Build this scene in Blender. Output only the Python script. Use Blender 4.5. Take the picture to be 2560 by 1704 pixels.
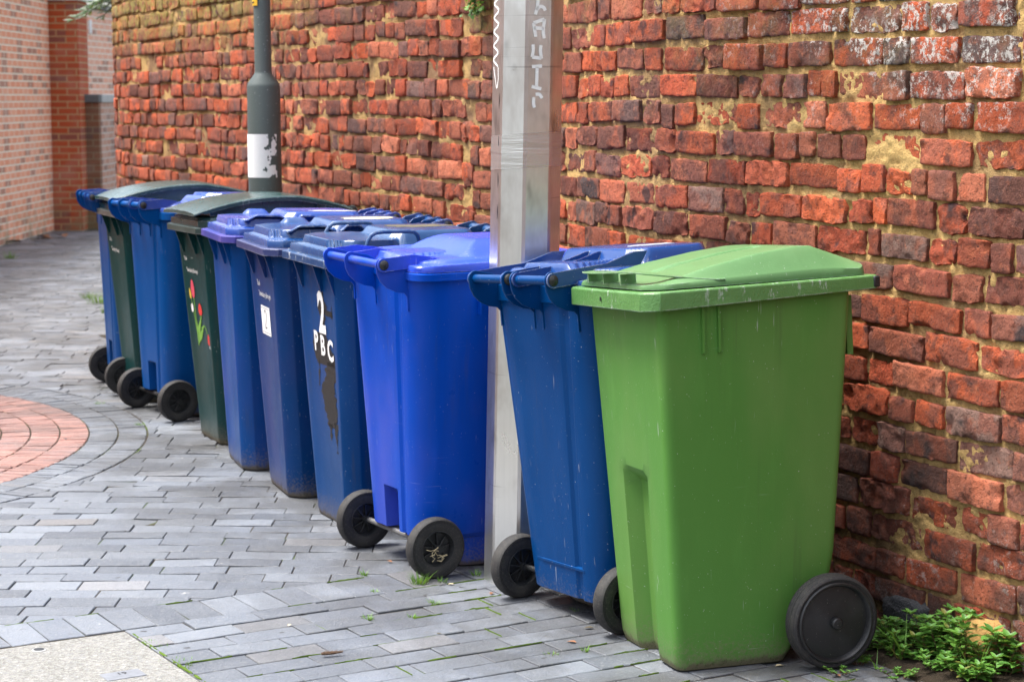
import bpy, math, random
import numpy as np
from mathutils import Matrix, Vector

for o in list(bpy.data.objects):
    bpy.data.objects.remove(o)
scene = bpy.context.scene
COL = scene.collection
R = math.radians

# ------------------------------------------------------------------ camera
cam_d = bpy.data.cameras.new("camera")
cam = bpy.data.objects.new("camera", cam_d)
COL.objects.link(cam)
cam.location = (0, 0, 1.546)
cam.rotation_euler = (R(90 - 6.963), 0, 0)
cam_d.lens = 70
cam_d.sensor_width = 36
cam_d.clip_start = 0.1
cam_d.clip_end = 500
cam_d.dof.use_dof = True
cam_d.dof.focus_distance = 5.7
cam_d.dof.aperture_fstop = 7.1
scene.camera = cam

# ------------------------------------------------------------------ sky, sun, exposure
SUN_EL, SUN_AZ = 68, 280          # azimuth measured from +Y (north) clockwise: high on the left
wd = bpy.data.worlds.new("World")
scene.world = wd
wd.use_nodes = True
wn = wd.node_tree
wn.nodes.clear()
sky = wn.nodes.new("ShaderNodeTexSky")
sky.sky_type = 'NISHITA'
sky.sun_disc = False
sky.sun_elevation = R(SUN_EL)
sky.sun_rotation = R(SUN_AZ)
sky.air_density = 1.0
sky.dust_density = 4.0
sky.ozone_density = 1.0
hs = wn.nodes.new("ShaderNodeHueSaturation")
hs.inputs["Saturation"].default_value = 0.5
bg = wn.nodes.new("ShaderNodeBackground")
bg.inputs["Strength"].default_value = 0.15
wo = wn.nodes.new("ShaderNodeOutputWorld")
wn.links.new(sky.outputs[0], hs.inputs["Color"])
wn.links.new(hs.outputs[0], bg.inputs["Color"])
wn.links.new(bg.outputs[0], wo.inputs["Surface"])

sd = bpy.data.lights.new("sun", 'SUN')
sd.energy = 2.3
sd.angle = R(24)
sd.color = (1.0, 0.96, 0.9)
sun = bpy.data.objects.new("sun", sd)
COL.objects.link(sun)
_az, _el = R(SUN_AZ), R(SUN_EL)
to_sun = Vector((math.sin(_az) * math.cos(_el), math.cos(_az) * math.cos(_el), math.sin(_el)))
sun.rotation_euler = to_sun.to_track_quat('Z', 'Y').to_euler()
sun.location = (-4, -3, 8)

scene.view_settings.view_transform = 'Standard'
scene.view_settings.look = 'None'
scene.view_settings.gamma = 1
scene.view_settings.exposure = 1.55
scene.render.engine = 'CYCLES'
scene.cycles.use_denoising = True

# ------------------------------------------------------------------ helpers: noise
def _hash(ix, iy, iz, seed):
    h = (ix.astype(np.int64) * 374761393 + iy.astype(np.int64) * 668265263 + iz.astype(np.int64) * 2147483647 + seed * 974634777) & 0xFFFFFFFF
    h = ((h ^ (h >> 13)) * 1274126177) & 0xFFFFFFFF
    h = ((h ^ (h >> 16)) * 2246822519) & 0xFFFFFFFF
    return ((h ^ (h >> 15)) & 0xFFFFFF) / float(0xFFFFFF)

def vnoise(x, y, z=None, seed=0):
    x = np.asarray(x, float); y = np.asarray(y, float)
    z = np.zeros_like(x) if z is None else np.asarray(z, float)
    ix, iy, iz = np.floor(x), np.floor(y), np.floor(z)
    fx, fy, fz = x - ix, y - iy, z - iz
    fx = fx * fx * (3 - 2 * fx); fy = fy * fy * (3 - 2 * fy); fz = fz * fz * (3 - 2 * fz)
    def H(a, b, c):
        return _hash(ix + a, iy + b, iz + c, seed)
    x00 = H(0, 0, 0) * (1 - fx) + H(1, 0, 0) * fx
    x10 = H(0, 1, 0) * (1 - fx) + H(1, 1, 0) * fx
    x01 = H(0, 0, 1) * (1 - fx) + H(1, 0, 1) * fx
    x11 = H(0, 1, 1) * (1 - fx) + H(1, 1, 1) * fx
    a = x00 * (1 - fy) + x10 * fy
    b = x01 * (1 - fy) + x11 * fy
    return (a * (1 - fz) + b * fz) * 2 - 1

def fbm(x, y, z=None, seed=0, oct=3):
    v = 0; a = 1; s = 0
    for i in range(oct):
        k = 2 ** i
        v = v + a * vnoise(np.asarray(x) * k, np.asarray(y) * k, None if z is None else np.asarray(z) * k, seed + 17 * i)
        s += a; a *= .5
    return v / s

def sstep(t):
    t = np.clip(t, 0, 1)
    return t * t * (3 - 2 * t)

# ------------------------------------------------------------------ helpers: meshes and objects
class G:
    """collects geometry for ONE mesh object"""
    def __init__(self):
        self.V = []; self.F = []; self.M = []; self.n = 0
    def add(self, V, F, mi=0):
        V = np.asarray(V, float).reshape(-1, 3)
        self.V.append(V)
        self.F.extend([tuple(int(i) + self.n for i in f) for f in F])
        self.M.extend([mi] * len(F))
        self.n += len(V)
        return self
    def loft(self, rings, cap0=True, cap1=True, mi=0, closed=True):
        n = len(rings[0]); V = np.concatenate([np.asarray(r, float) for r in rings]); F = []
        for i in range(len(rings) - 1):
            for j in range(n if closed else n - 1):
                k = (j + 1) % n
                F.append((i * n + j, i * n + k, (i + 1) * n + k, (i + 1) * n + j))
        if cap0: F.append(tuple(range(n - 1, -1, -1)))
        if cap1: F.append(tuple((len(rings) - 1) * n + j for j in range(n)))
        return self.add(V, F, mi)
    def box(self, c, s, rz=0, mi=0):
        x, y, z = [q / 2 for q in s]
        v = np.array([[-x, -y, -z], [x, -y, -z], [x, y, -z], [-x, y, -z], [-x, -y, z], [x, -y, z], [x, y, z], [-x, y, z]])
        ca, sa = math.cos(rz), math.sin(rz)
        w = v.copy(); w[:, 0] = v[:, 0] * ca - v[:, 1] * sa; w[:, 1] = v[:, 0] * sa + v[:, 1] * ca
        return self.add(w + np.array(c), [(0, 3, 2, 1), (4, 5, 6, 7), (0, 1, 5, 4), (1, 2, 6, 5), (2, 3, 7, 6), (3, 0, 4, 7)], mi)
    def tube(self, pts, r, n=10, mi=0, cap=True):
        P = np.asarray(pts, float); rr = np.full(len(P), r) if np.isscalar(r) else np.asarray(r)
        T = np.gradient(P, axis=0); T /= np.linalg.norm(T, axis=1)[:, None] + 1e-12
        up = np.array([0, 0, 1.]) if abs(T[0, 2]) < .9 else np.array([1., 0, 0])
        rings = []
        for i in range(len(P)):
            a = np.cross(T[i], up); a /= np.linalg.norm(a) + 1e-12; b = np.cross(a, T[i])
            up = b
            th = np.arange(n) / n * 2 * math.pi
            rings.append(P[i] + rr[i] * (np.cos(th)[:, None] * a + np.sin(th)[:, None] * b))
        return self.loft(rings, cap, cap, mi)
    def prism_x(self, poly, x0, x1, mi=0):
        p = np.asarray(poly, float); n = len(p)
        a = np.column_stack([np.full(n, x0), p]); b = np.column_stack([np.full(n, x1), p])
        return self.loft([a, b], True, True, mi)
    def lathe_x(self, prof, n=40, mi=0, closed=True):
        th = np.arange(n) / n * 2 * math.pi
        rings = [np.column_stack([np.full(n, a), r * np.cos(th), r * np.sin(th)]) for a, r in prof]
        if closed: rings.append(rings[0])
        return self.loft(rings, not closed, not closed, mi)
    def lathe_z(self, prof, n=32, mi=0, cx=0, cy=0):
        th = np.arange(n) / n * 2 * math.pi
        rings = [np.column_stack([cx + r * np.cos(th), cy + r * np.sin(th), np.full(n, z)]) for z, r in prof]
        return self.loft(rings, True, True, mi)

def mk(name, g, mats, parent=None, smooth=True, angle=32, bevel=0, bseg=2, xf=None, attrs=None, loc=None, recalc=False):
    V = np.concatenate(g.V) if g.V else np.zeros((0, 3))
    if xf is not None: V = xf(V)
    me = bpy.data.meshes.new(name)
    me.from_pydata(V.tolist(), [], g.F)
    if not isinstance(mats, (list, tuple)): mats = [mats]
    for m in mats: me.materials.append(m)
    if len(mats) > 1:
        me.polygons.foreach_set('material_index', g.M)
    if smooth:
        me.polygons.foreach_set('use_smooth', [True] * len(me.polygons))
    if recalc:
        import bmesh
        bm = bmesh.new(); bm.from_mesh(me)
        bmesh.ops.recalc_face_normals(bm, faces=bm.faces)
        bm.to_mesh(me); bm.free()
    if smooth: me.set_sharp_from_angle(angle=R(angle))
    for nm, arr in (attrs or {}).items():
        a = me.attributes.new(nm, 'FLOAT_COLOR', 'POINT')
        arr = np.asarray(arr, np.float32)
        if arr.shape[1] == 3: arr = np.column_stack([arr, np.ones(len(arr), np.float32)])
        a.data.foreach_set('color', arr.ravel())
    me.update()
    o = bpy.data.objects.new(name, me)
    COL.objects.link(o)
    if parent: o.parent = parent
    if loc is not None: o.location = loc
    if bevel:
        b = o.modifiers.new('edges', 'BEVEL'); b.width = bevel; b.segments = bseg; b.limit_method = 'ANGLE'; b.angle_limit = R(28)
        b.harden_normals = False
    return o

def empty(name, loc, rz=0, label=None, cat=None, group=None):
    o = bpy.data.objects.new(name, None); COL.objects.link(o)
    o.empty_display_size = .1
    o.location = loc; o.rotation_euler = (0, 0, rz)
    tag(o, label, cat, group)
    return o

def tag(o, label=None, cat=None, group=None, kind=None):
    if label: o['label'] = label
    if cat: o['category'] = cat
    if group: o['group'] = group
    if kind: o['kind'] = kind
    return o

# ------------------------------------------------------------------ helpers: materials
class N:
    def __init__(self, name):
        self.m = bpy.data.materials.new(name); self.m.use_nodes = True
        self.t = self.m.node_tree; self.t.nodes.clear()
        self.out = self.t.nodes.new('ShaderNodeOutputMaterial')
        self.b = self.t.nodes.new('ShaderNodeBsdfPrincipled')
        self.t.links.new(self.b.outputs[0], self.out.inputs[0])
    def put(self, sock, v):
        if isinstance(v, bpy.types.NodeSocket): self.t.links.new(v, sock)
        elif hasattr(sock.default_value, '__len__') and not hasattr(v, '__len__'): sock.default_value = [v] * len(sock.default_value)
        elif hasattr(v, '__len__') and len(v) == 3 and len(sock.default_value) == 4: sock.default_value = (*v, 1)
        else: sock.default_value = v
    def nd(self, typ, out=0, ins=None, **props):
        n = self.t.nodes.new(typ)
        for k, v in props.items(): setattr(n, k, v)
        for k, v in (ins or {}).items(): self.put(n.inputs[k], v)
        return n.outputs[out]
    def math(self, op, a, b=0, c=0, clamp=False):
        n = self.t.nodes.new('ShaderNodeMath'); n.operation = op; n.use_clamp = clamp
        for i, v in enumerate((a, b, c)): self.put(n.inputs[i], v)
        return n.outputs[0]
    def mix(self, f, a, b, typ='MIX'):
        n = self.t.nodes.new('ShaderNodeMix'); n.data_type = 'RGBA'; n.blend_type = typ
        self.put(n.inputs[0], f); self.put(n.inputs[6], a); self.put(n.inputs[7], b)
        return n.outputs[2]
    def noise(self, vec, scale, detail=3, rough=.5, w=None, dist=0):
        n = self.t.nodes.new('ShaderNodeTexNoise')
        if w is not None:
            n.noise_dimensions = '4D'; n.inputs['W'].default_value = w
        self.put(n.inputs['Vector'], vec); n.inputs['Scale'].default_value = scale
        n.inputs['Detail'].default_value = detail; n.inputs['Roughness'].default_value = rough
        n.inputs['Distortion'].default_value = dist
        return n.outputs[0]
    def map(self, vec, scale=(1, 1, 1), loc=(0, 0, 0), rot=(0, 0, 0)):
        return self.nd('ShaderNodeMapping', 0, {'Vector': vec, 'Scale': scale, 'Location': loc, 'Rotation': rot})
    def ramp(self, f, stops, mode='LINEAR'):
        n = self.t.nodes.new('ShaderNodeValToRGB'); n.color_ramp.interpolation = mode
        e = n.color_ramp.elements
        while len(e) < len(stops): e.new(.5)
        for i, (p, c) in enumerate(stops):
            e[i].position = p; e[i].color = (*c, 1) if len(c) == 3 else c
        self.put(n.inputs[0], f)
        return n.outputs[0]
    def step(self, f, a, b):
        n = self.t.nodes.new('ShaderNodeMapRange'); n.interpolation_type = 'SMOOTHSTEP'; n.clamp = True
        self.put(n.inputs[0], f); n.inputs[1].default_value = a; n.inputs[2].default_value = b
        return n.outputs[0]
    def obj(self): return self.nd('ShaderNodeTexCoord', 3)
    def pos(self): return self.nd('ShaderNodeNewGeometry', 0)
    def attr(self, name):
        return self.nd('ShaderNodeAttribute', 0, attribute_name=name)
    def sep(self, v):
        n = self.t.nodes.new('ShaderNodeSeparateXYZ'); self.put(n.inputs[0], v); return n.outputs
    def edge(self, radius=.004):
        """1 on sharp convex-ish edges, where plastic is knocked and rubbed"""
        bv = self.t.nodes.new('ShaderNodeBevel'); bv.samples = 4; bv.inputs['Radius'].default_value = radius
        gn = self.nd('ShaderNodeNewGeometry', 1)
        d = self.t.nodes.new('ShaderNodeVectorMath'); d.operation = 'DOT_PRODUCT'
        self.t.links.new(bv.outputs[0], d.inputs[0]); self.t.links.new(gn, d.inputs[1])
        return self.step(self.math('SUBTRACT', 1.0, d.outputs['Value']), .015, .10)
    def bump(self, h, dist=.01, strength=1, normal=None):
        n = self.t.nodes.new('ShaderNodeBump'); n.inputs['Strength'].default_value = strength; n.inputs['Distance'].default_value = dist
        self.put(n.inputs['Height'], h)
        if normal is not None: self.put(n.inputs['Normal'], normal)
        return n.outputs[0]
    def set(self, **k):
        names = {'color': 'Base Color', 'rough': 'Roughness', 'metal': 'Metallic', 'normal': 'Normal', 'spec': 'Specular IOR Level', 'sss': 'Subsurface Weight', 'trans': 'Transmission Weight', 'alpha': 'Alpha', 'coat': 'Coat Weight'}
        for a, v in k.items(): self.put(self.b.inputs[names[a]], v)
        return self.m

def flat(name, col, rough=.6, var=.25, scale=20, metal=0, bump=0.0):
    n = N(name); p = n.obj()
    f = n.noise(p, scale, 4, .6)
    c = n.mix(f, [q * (1 - var) for q in col], [min(1, q * (1 + var)) for q in col])
    n.set(color=c, rough=rough, metal=metal)
    if bump: n.set(normal=n.bump(n.noise(p, scale * 6, 3), bump))
    return n.m

def plastic(name, base, fade, seed=0., rough=.33, fade_amt=.55, scuff=.5, dirt=True, spec=.16):
    n = N(name); p = n.obj()
    f1 = n.noise(n.map(p, (1.6, 1.6, .8)), 2.2, 3, .55, w=seed)
    col = n.mix(n.math('MULTIPLY', n.step(f1, .42, .72), fade_amt), base, fade)
    f2 = n.noise(n.map(p, (6, 6, 1.2)), 3.0, 4, .6, w=seed + 3)
    col = n.mix(n.math('MULTIPLY', n.step(f2, .5, .8), .22), col, [min(1, c * 1.5 + .012) for c in base])
    # fine dust, pale specks, scratches
    dust = n.noise(p, 90, 5, .75, w=seed + 5)
    col = n.mix(n.math('MULTIPLY', n.step(dust, .57, .82), .035 * scuff * 2), col, (.42, .42, .40))
    spk = n.noise(p, 170, 1, .5, w=seed + 8)
    col = n.mix(n.math('MULTIPLY', n.step(spk, .735, .775), .8 * scuff), col, (.62, .62, .58))
    scr = n.noise(n.map(p, (150, 150, 9), rot=(.35, .15, 0)), 1.0, 2, .5, w=seed + 11)
    msk = n.step(n.noise(p, 7, 2, .5, w=seed + 13), .52, .68)
    col = n.mix(n.math('MULTIPLY', n.math('MULTIPLY', n.step(scr, .665, .72), msk), .75 * scuff), col, (.55, .57, .55))
    scr2 = n.noise(n.map(p, (7, 7, 160), rot=(0.0, .12, 0)), 1.0, 2, .5, w=seed + 15)
    msk2 = n.step(n.noise(p, 5, 2, .5, w=seed + 17), .56, .72)
    col = n.mix(n.math('MULTIPLY', n.math('MULTIPLY', n.step(scr2, .665, .73), msk2), .7 * scuff), col, (.5, .53, .50))
    ro = n.math('ADD', rough - .06, n.math('MULTIPLY', n.noise(p, 9, 4, .65, w=seed + 20), .2))
    if dirt:
        z = n.sep(p)[2]
        dn = n.noise(n.map(p, (1, 1, .5)), 26, 5, .7, w=seed + 23)
        dm = n.math('SUBTRACT', n.math('MULTIPLY', dn, .36), n.math('MULTIPLY', z, 4.6))
        col = n.mix(n.math('MULTIPLY', n.step(dm, .04, .12), .85), col, (.055, .048, .028))
        stk = n.noise(n.map(p, (34, 34, 1.1)), 1.0, 4, .6, w=seed + 31)
        sm_ = n.step(n.noise(n.map(p, (2, 2, 1.2)), 1.6, 2, .5, w=seed + 33), .45, .7)
        col = n.mix(n.math('MULTIPLY', n.math('MULTIPLY', n.step(stk, .52, .72), sm_), .30), col, (.06, .055, .035))
        fine = n.math('SUBTRACT', n.math('MULTIPLY', n.noise(p, 120, 4, .8, w=seed + 27), .5), n.math('MULTIPLY', z, 1.1))
        col = n.mix(n.math('MULTIPLY', n.step(fine, .14, .26), .45), col, (.20, .165, .12))
        ro = n.math('ADD', ro, n.math('MULTIPLY', n.step(dm, .0, .16), .3))
    if not dirt:
        ed = n.math('MULTIPLY', n.edge(.004), n.step(n.noise(p, 30, 5, .75, w=seed + 41), .42, .62))
        col = n.mix(n.math('MULTIPLY', ed, .6), col, (.58, .62, .66))
    bmp = n.math('ADD', n.math('MULTIPLY', n.noise(p, 230, 2, .5), .12), n.math('MULTIPLY', n.noise(p, 5, 2, .5, w=seed), 1.0))
    n.set(color=col, rough=ro, spec=spec, normal=n.bump(bmp, .006, .5))
    return n.m

def worn_rim(name, base, seed=0., wear=.6):
    """rim plastic with chalky knocks and scuffs"""
    n = N(name); p = n.obj()
    f1 = n.noise(n.map(p, (2, 2, 5)), 3.5, 4, .6, w=seed)
    col = n.mix(n.math('MULTIPLY', n.step(f1, .45, .7), .5), base, [min(1, c * 1.4 + .03) for c in base])
    k = n.noise(n.map(p, (14, 14, 5)), 4.0, 5, .75, w=seed + 2)
    k2 = n.noise(p, 7, 2, .5, w=seed + 4)
    m = n.math('MULTIPLY', n.step(k, .56, .66), n.step(k2, .42, .60))
    col = n.mix(n.math('MULTIPLY', m, wear), col, (.60, .61, .60))
    ed = n.math('MULTIPLY', n.edge(.0055), n.step(n.noise(p, 24, 5, .75, w=seed + 9), .40, .58))
    col = n.mix(n.math('MULTIPLY', ed, min(1, wear * 1.1)), col, (.62, .64, .64))
    d = n.noise(p, 60, 5, .75, w=seed + 6)
    col = n.mix(n.math('MULTIPLY', n.step(d, .58, .72), .35), col, (.09, .085, .08))
    n.set(color=col, rough=n.math('ADD', .33, n.math('MULTIPLY', m, .3)), normal=n.bump(n.noise(p, 160, 3, .6), .003, .5))
    return n.m

def rubber():
    n = N('rubber'); p = n.obj()
    d = n.noise(p, 130, 5, .8)
    c = n.mix(n.math('MULTIPLY', n.step(d, .5, .72), .5), (.016, .016, .017), (.12, .105, .085))
    d2 = n.noise(p, 14, 3, .6)
    c = n.mix(n.math('MULTIPLY', n.step(d2, .45, .75), .35), c, (.075, .07, .06))
    n.set(color=c, rough=.72, normal=n.bump(d, .002, .6))
    return n.m

def black_plastic():
    n = N('black plastic'); p = n.obj()
    s = n.noise(p, 150, 3, .7)
    c = n.mix(n.step(s, .66, .74), (.014, .015, .016), (.22, .21, .19))
    c = n.mix(n.math('MULTIPLY', n.step(n.noise(p, 12, 3), .45, .8), .4), c, (.05, .052, .055))
    n.set(color=c, rough=.42, normal=n.bump(n.noise(p, 40, 3), .002, .5))
    return n.m

M_RUBBER = rubber()
M_BLACK = black_plastic()
M_ZINC = flat('galvanised steel', (.42, .42, .41), .5, .35, 60, .7)
M_WHITE = flat('white paint', (.82, .82, .80), .5, .06, 90)
M_PAPER = flat('white paper', (.80, .80, .79), .75, .06, 60)
M_INK = flat('black ink', (.015, .015, .016), .5, .2)
M_TAR = flat('peeling black tape', (.014, .0135, .013), .55, .5, 60, bump=.002)

# ------------------------------------------------------------------ bin geometry
def ring(z, hf, hr, yf, yr, cf, cr, ff=(), sf=(), rf=(), k=0., arc=4):
    """plan outline with cut corners; features are (fraction, inset) along each side"""
    P = []
    def side(a, b, feats, nrm):
        a = np.array(a); b = np.array(b); nrm = np.array(nrm)
        P.append(a)
        for t, d in feats: P.append(a + (b - a) * t + nrm * d)
        P.append(b)
    def corner(c):
        p0 = P[-1]
        return p0, np.array(c)
    def fill(p0, c, p1):
        for i in range(1, arc):
            t = i / arc
            bz = (1 - t) ** 2 * p0 + 2 * t * (1 - t) * c + t * t * p1
            P.append(bz * k + (p0 * (1 - t) + p1 * t) * (1 - k))
    side((-hf + cf, yf), (hf - cf, yf), ff, (0, 1))
    p0, c = corner((hf, yf)); fill(p0, c, np.array((hf, yf + cf)))
    side((hf, yf + cf), (hr, yr - cr), sf, (-1, 0))
    p0, c = corner((hr, yr)); fill(p0, c, np.array((hr - cr, yr)))
    side((hr - cr, yr), (-hr + cr, yr), rf, (0, -1))
    p0, c = corner((-hr, yr)); fill(p0, c, np.array((-hr, yr - cr)))
    side((-hr, yr - cr), (-hf, yf + cf), [(1 - t, d) for t, d in reversed(list(sf))], (1, 0))
    p0, c = corner((-hf, yf)); fill(p0, c, np.array((-hf + cf, yf)))
    P = np.array(P)
    return np.column_stack([P, np.full(len(P), z)])

def dense(n):      # evenly spaced plain points along a side
    return [(i / n, 0.0) for i in range(1, n)]

def lerp(a, b, t): return a + (b - a) * t
def interp(x, xs, ys): return np.interp(x, xs, ys)

def octa(x, y, cx, cy, hx, hy, ch, H, slope):
    dx, dy = np.abs(x - cx), np.abs(y - cy)
    d = np.minimum(np.minimum(hx - dx, hy - dy), (hx + hy - ch - dx - dy) / 1.4142)
    return H * sstep(d / slope)

def lid_mesh(g, outline, zskirt, ztop, hfun, loops=56, lip=.006):
    """skirt below, height-field above, over one outline"""
    o = np.asarray(outline)[:, :2]; c = o.mean(0)
    n = len(o)
    rings = [np.column_stack([c + (o - c) * .93, np.full(n, zskirt + .004)]), np.column_stack([o, np.full(n, zskirt)]), np.column_stack([o, np.full(n, ztop - lip)])]
    for s in np.concatenate([[.988], np.linspace(.975, .02, loops)]):
        q = c + (o - c) * s
        z = ztop + hfun(q[:, 0], q[:, 1])
        rings.append(np.column_stack([q, z]))
    g.loft(rings, True, True)

def wheel(parent, loc, r=.1, w=.05, solid=False, side=1):
    """wheel (spoked rim or dished disc) with a tyre as its own piece"""
    g = G()
    ri = r * .58
    if solid:
        ri = r * .845
        g.lathe_x([(side * .020, .001), (side * .020, ri * .5), (side * .015, ri * .9), (side * .026, ri * .93), (side * .030, ri * .965), (side * .030, ri * 1.0), (side * .027, ri * 1.03), (-side * .02, ri * 1.03), (-side * .02, .001)], 64, closed=False)
        g.lathe_x([(side * .015, .016), (side * .034, .016), (side * .037, .013), (side * .038, .001), (side * .015, .001)], 24, closed=False)
    else:
        g.lathe_x([(-.021, ri * 1.05), (-.023, ri * .98), (-.017, ri * .92), (-.004, ri * .86), (.004, ri * .86), (.017, ri * .92), (.023, ri * .98), (.021, ri * 1.05)], 48)
        g.lathe_x([(-.003, .001), (-.003, ri * .9), (.003, ri * .9), (.003, .001)], 32, closed=False)
        g.lathe_x([(-.03, .001), (-.03, .013), (.026, .013), (.03, .009), (.03, .001)], 20, closed=False)
        for i in range(9):
            a = i / 9 * 2 * math.pi + .2
            L = ri * .86
            v = []
            for sx in (-1, 1):
                for tt, hh in ((.012, .017), (L, .009)):
                    for sw in (-1, 1):
                        v.append((sx * hh, tt * math.cos(a) - sw * .0022 * math.sin(a), tt * math.sin(a) + sw * .0022 * math.cos(a)))
            g.add(v, [(0, 1, 3, 2), (4, 6, 7, 5), (0, 4, 5, 1), (2, 3, 7, 6), (0, 2, 6, 4), (1, 5, 7, 3)])
    wo_ = mk('wheel', g, M_BLACK, parent, angle=35, loc=loc, recalc=True)
    t = G()
    h = w / 2
    prof = [(-h * .84, ri), (-h * .95, ri * 1.12)]
    if solid:
        prof += [(-h, r * .95), (-h * .9, r * .985), (-h * .6, r), (-h * .5, r * .985), (-h * .4, r), (-h * .2, r), (-h * .1, r * .985), (0, r), (h * .3, r), (h * .4, r * .985), (h * .5, r), (h * .7, r * .992), (h * .76, r * .975), (h * .82, r * .984), (h * .95, r * .96), (h, r * .93)]
    else:
        for s in (-1,):
            prof += [(-h, r * .78), (-h * .98, r * .86), (-h * .93, r * .855), (-h * .95, r * .9), (-h * .88, r * .895), (-h * .88, r * .94), (-h * .74, r * .975), (-h * .4, r)]
        prof += [(h * .4, r), (h * .74, r * .975), (h * .88, r * .94), (h * .88, r * .895), (h * .95, r * .9), (h * .93, r * .855), (h * .98, r * .86), (h, r * .78)]
    prof += [(h * .95, ri * 1.12), (h * .84, ri)]
    t.lathe_x(prof, 64)
    mk('tyre', t, M_RUBBER, wo_, angle=40, recalc=True)
    return wo_

def make_lean(ax, ay):
    """bins are never quite upright: top drifts, base stays on the paving"""
    sa, sb = math.sin(R(ax)), math.sin(R(ay))
    def f(V):
        W = V.copy()
        W[:, 0] = V[:, 0] + sb * V[:, 2]
        W[:, 1] = V[:, 1] - sa * V[:, 2]
        W[:, 2] = V[:, 2] * (1 - sb * V[:, 0] + sa * V[:, 1])
        return W
    return f

YB, ZB = .385, 1.024      # handle bar centre

def arc_pts(cy, cz, r, a0, a1, n=9):
    return [(cy + r * math.cos(R(a)), cz + r * math.sin(R(a))) for a in np.linspace(a0, a1, n)]

def fork(root, xs, spans, mat, xf, lidg, arm_end=(.12, 1.088), arm_mid=.045, ribs=True, bolts=(1,), zb=None, rb=.0135, arm_top=.030):
    """lifting handle at the hinge: brackets on the body, arms on the lid, bar between"""
    t = .0032
    yb = YB; zb = ZB if zb is None else zb
    for x in xs:
        g = G()
        poly = arc_pts(yb, zb, .025, 95, -20, 9) + [(yb + .020, zb - .030), (yb + .008, zb - .054), (yb - .014, zb - .074), (yb - .046, zb - .088), (yb - .076, zb - .094), (yb - .086, zb - .105)]
        if ribs: poly += [(.297, .872), (.283, .872)]
        poly += [(.255, .89), (.255, 1.0), (yb - .06, zb + .012)]
        g.prism_x(poly, x - t, x + t)
        mk('handle_bracket', g, mat, root, xf=xf, bevel=.0015, recalc=True)
        # lid arm: part of the lid moulding
        q = arc_pts(yb, zb, .022, -110, 100, 12) + [(yb - .10, zb + arm_top), (yb - .19, zb + arm_mid), (arm_end[0] + .03, arm_end[1]), (arm_end[0] - .02, arm_end[1]), (arm_end[0] + .02, 1.03), (yb - .12, zb - .012)]
        o = 2.3 * t if x > 0 else -2.3 * t
        lidg.prism_x(q, x + o - t * .8, x + o + t * .8)
    g = G()
    for a, b in spans:
        g.tube([(x, yb, zb) for x in np.linspace(a, b, 4)], rb, 16)
    mk('handle_bar', g, mat, root, xf=xf, recalc=True)
    for bx, d in bolts:
        g = G()
        g.lathe_x([(0, .001), (0, .017), (d * .009, .016), (d * .013, .011), (d * .015, .001)], 20, closed=False)
        V = np.concatenate(g.V) + np.array([bx, yb, zb]); g.V = [V]
        mk('hinge_bolt', g, M_BLACK, root, xf=xf, recalc=True)

def body_fr(z):        # front-out body
    t = z / .96
    return lerp(.198, .262, t), lerp(-.256, -.322, t), lerp(.19, .292, t)

def yfront(z, rec=.006): return body_fr(z)[1] + rec

def text_geo(body, size, sx=1.0, space=1.0, align='CENTER', bold=0.0):
    cu = bpy.data.curves.new('lettering', 'FONT')
    cu.body = body; cu.size = size; cu.align_x = align; cu.resolution_u = 3; cu.offset = bold; cu.space_character = space
    o = bpy.data.objects.new('lettering', cu); COL.objects.link(o)
    dg = bpy.context.evaluated_depsgraph_get(); dg.update()
    me = bpy.data.meshes.new_from_object(o.evaluated_get(dg))
    V = np.array([v.co[:] for v in me.vertices]); F = [tuple(p.vertices) for p in me.polygons]
    bpy.data.objects.remove(o); bpy.data.curves.remove(cu); bpy.data.meshes.remove(me)
    V[:, 0] *= sx
    return V, F

def on_front(uv, off, rec=.006):
    uv = np.asarray(uv, float)
    z = uv[:, 1]
    y = np.array([yfront(q, rec) for q in z]) - off
    return np.column_stack([uv[:, 0], y, z])

def stroke(g, pts, w, mapper):
    """a flat painted stroke along a 2-D polyline"""
    P = np.asarray(pts, float)
    T = np.gradient(P, axis=0); T /= np.linalg.norm(T, axis=1)[:, None] + 1e-9
    Nn = np.column_stack([-T[:, 1], T[:, 0]])
    ww = np.full(len(P), w) if np.isscalar(w) else np.asarray(w)
    a = P + Nn * ww[:, None] / 2; b = P - Nn * ww[:, None] / 2
    V = mapper(np.concatenate([a, b])); n = len(P)
    g.add(V, [(i, i + 1, n + i + 1, n + i) for i in range(n - 1)])

def curve2(pts, n=20):
    """smooth 2-D curve through points (Catmull-Rom)"""
    P = np.asarray(pts, float); P = np.vstack([2 * P[0] - P[1], P, 2 * P[-1] - P[-2]])
    out = []
    m = len(P) - 3
    for i in range(m):
        p0, p1, p2, p3 = P[i:i + 4]
        for t in np.linspace(0, 1, max(3, n // m), endpoint=(i == m - 1)):
            out.append(.5 * ((2 * p1) + (-p0 + p2) * t + (2 * p0 - 5 * p1 + 4 * p2 - p3) * t * t + (-p0 + 3 * p1 - 3 * p2 + p3) * t ** 3))
    return np.array(out)

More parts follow.
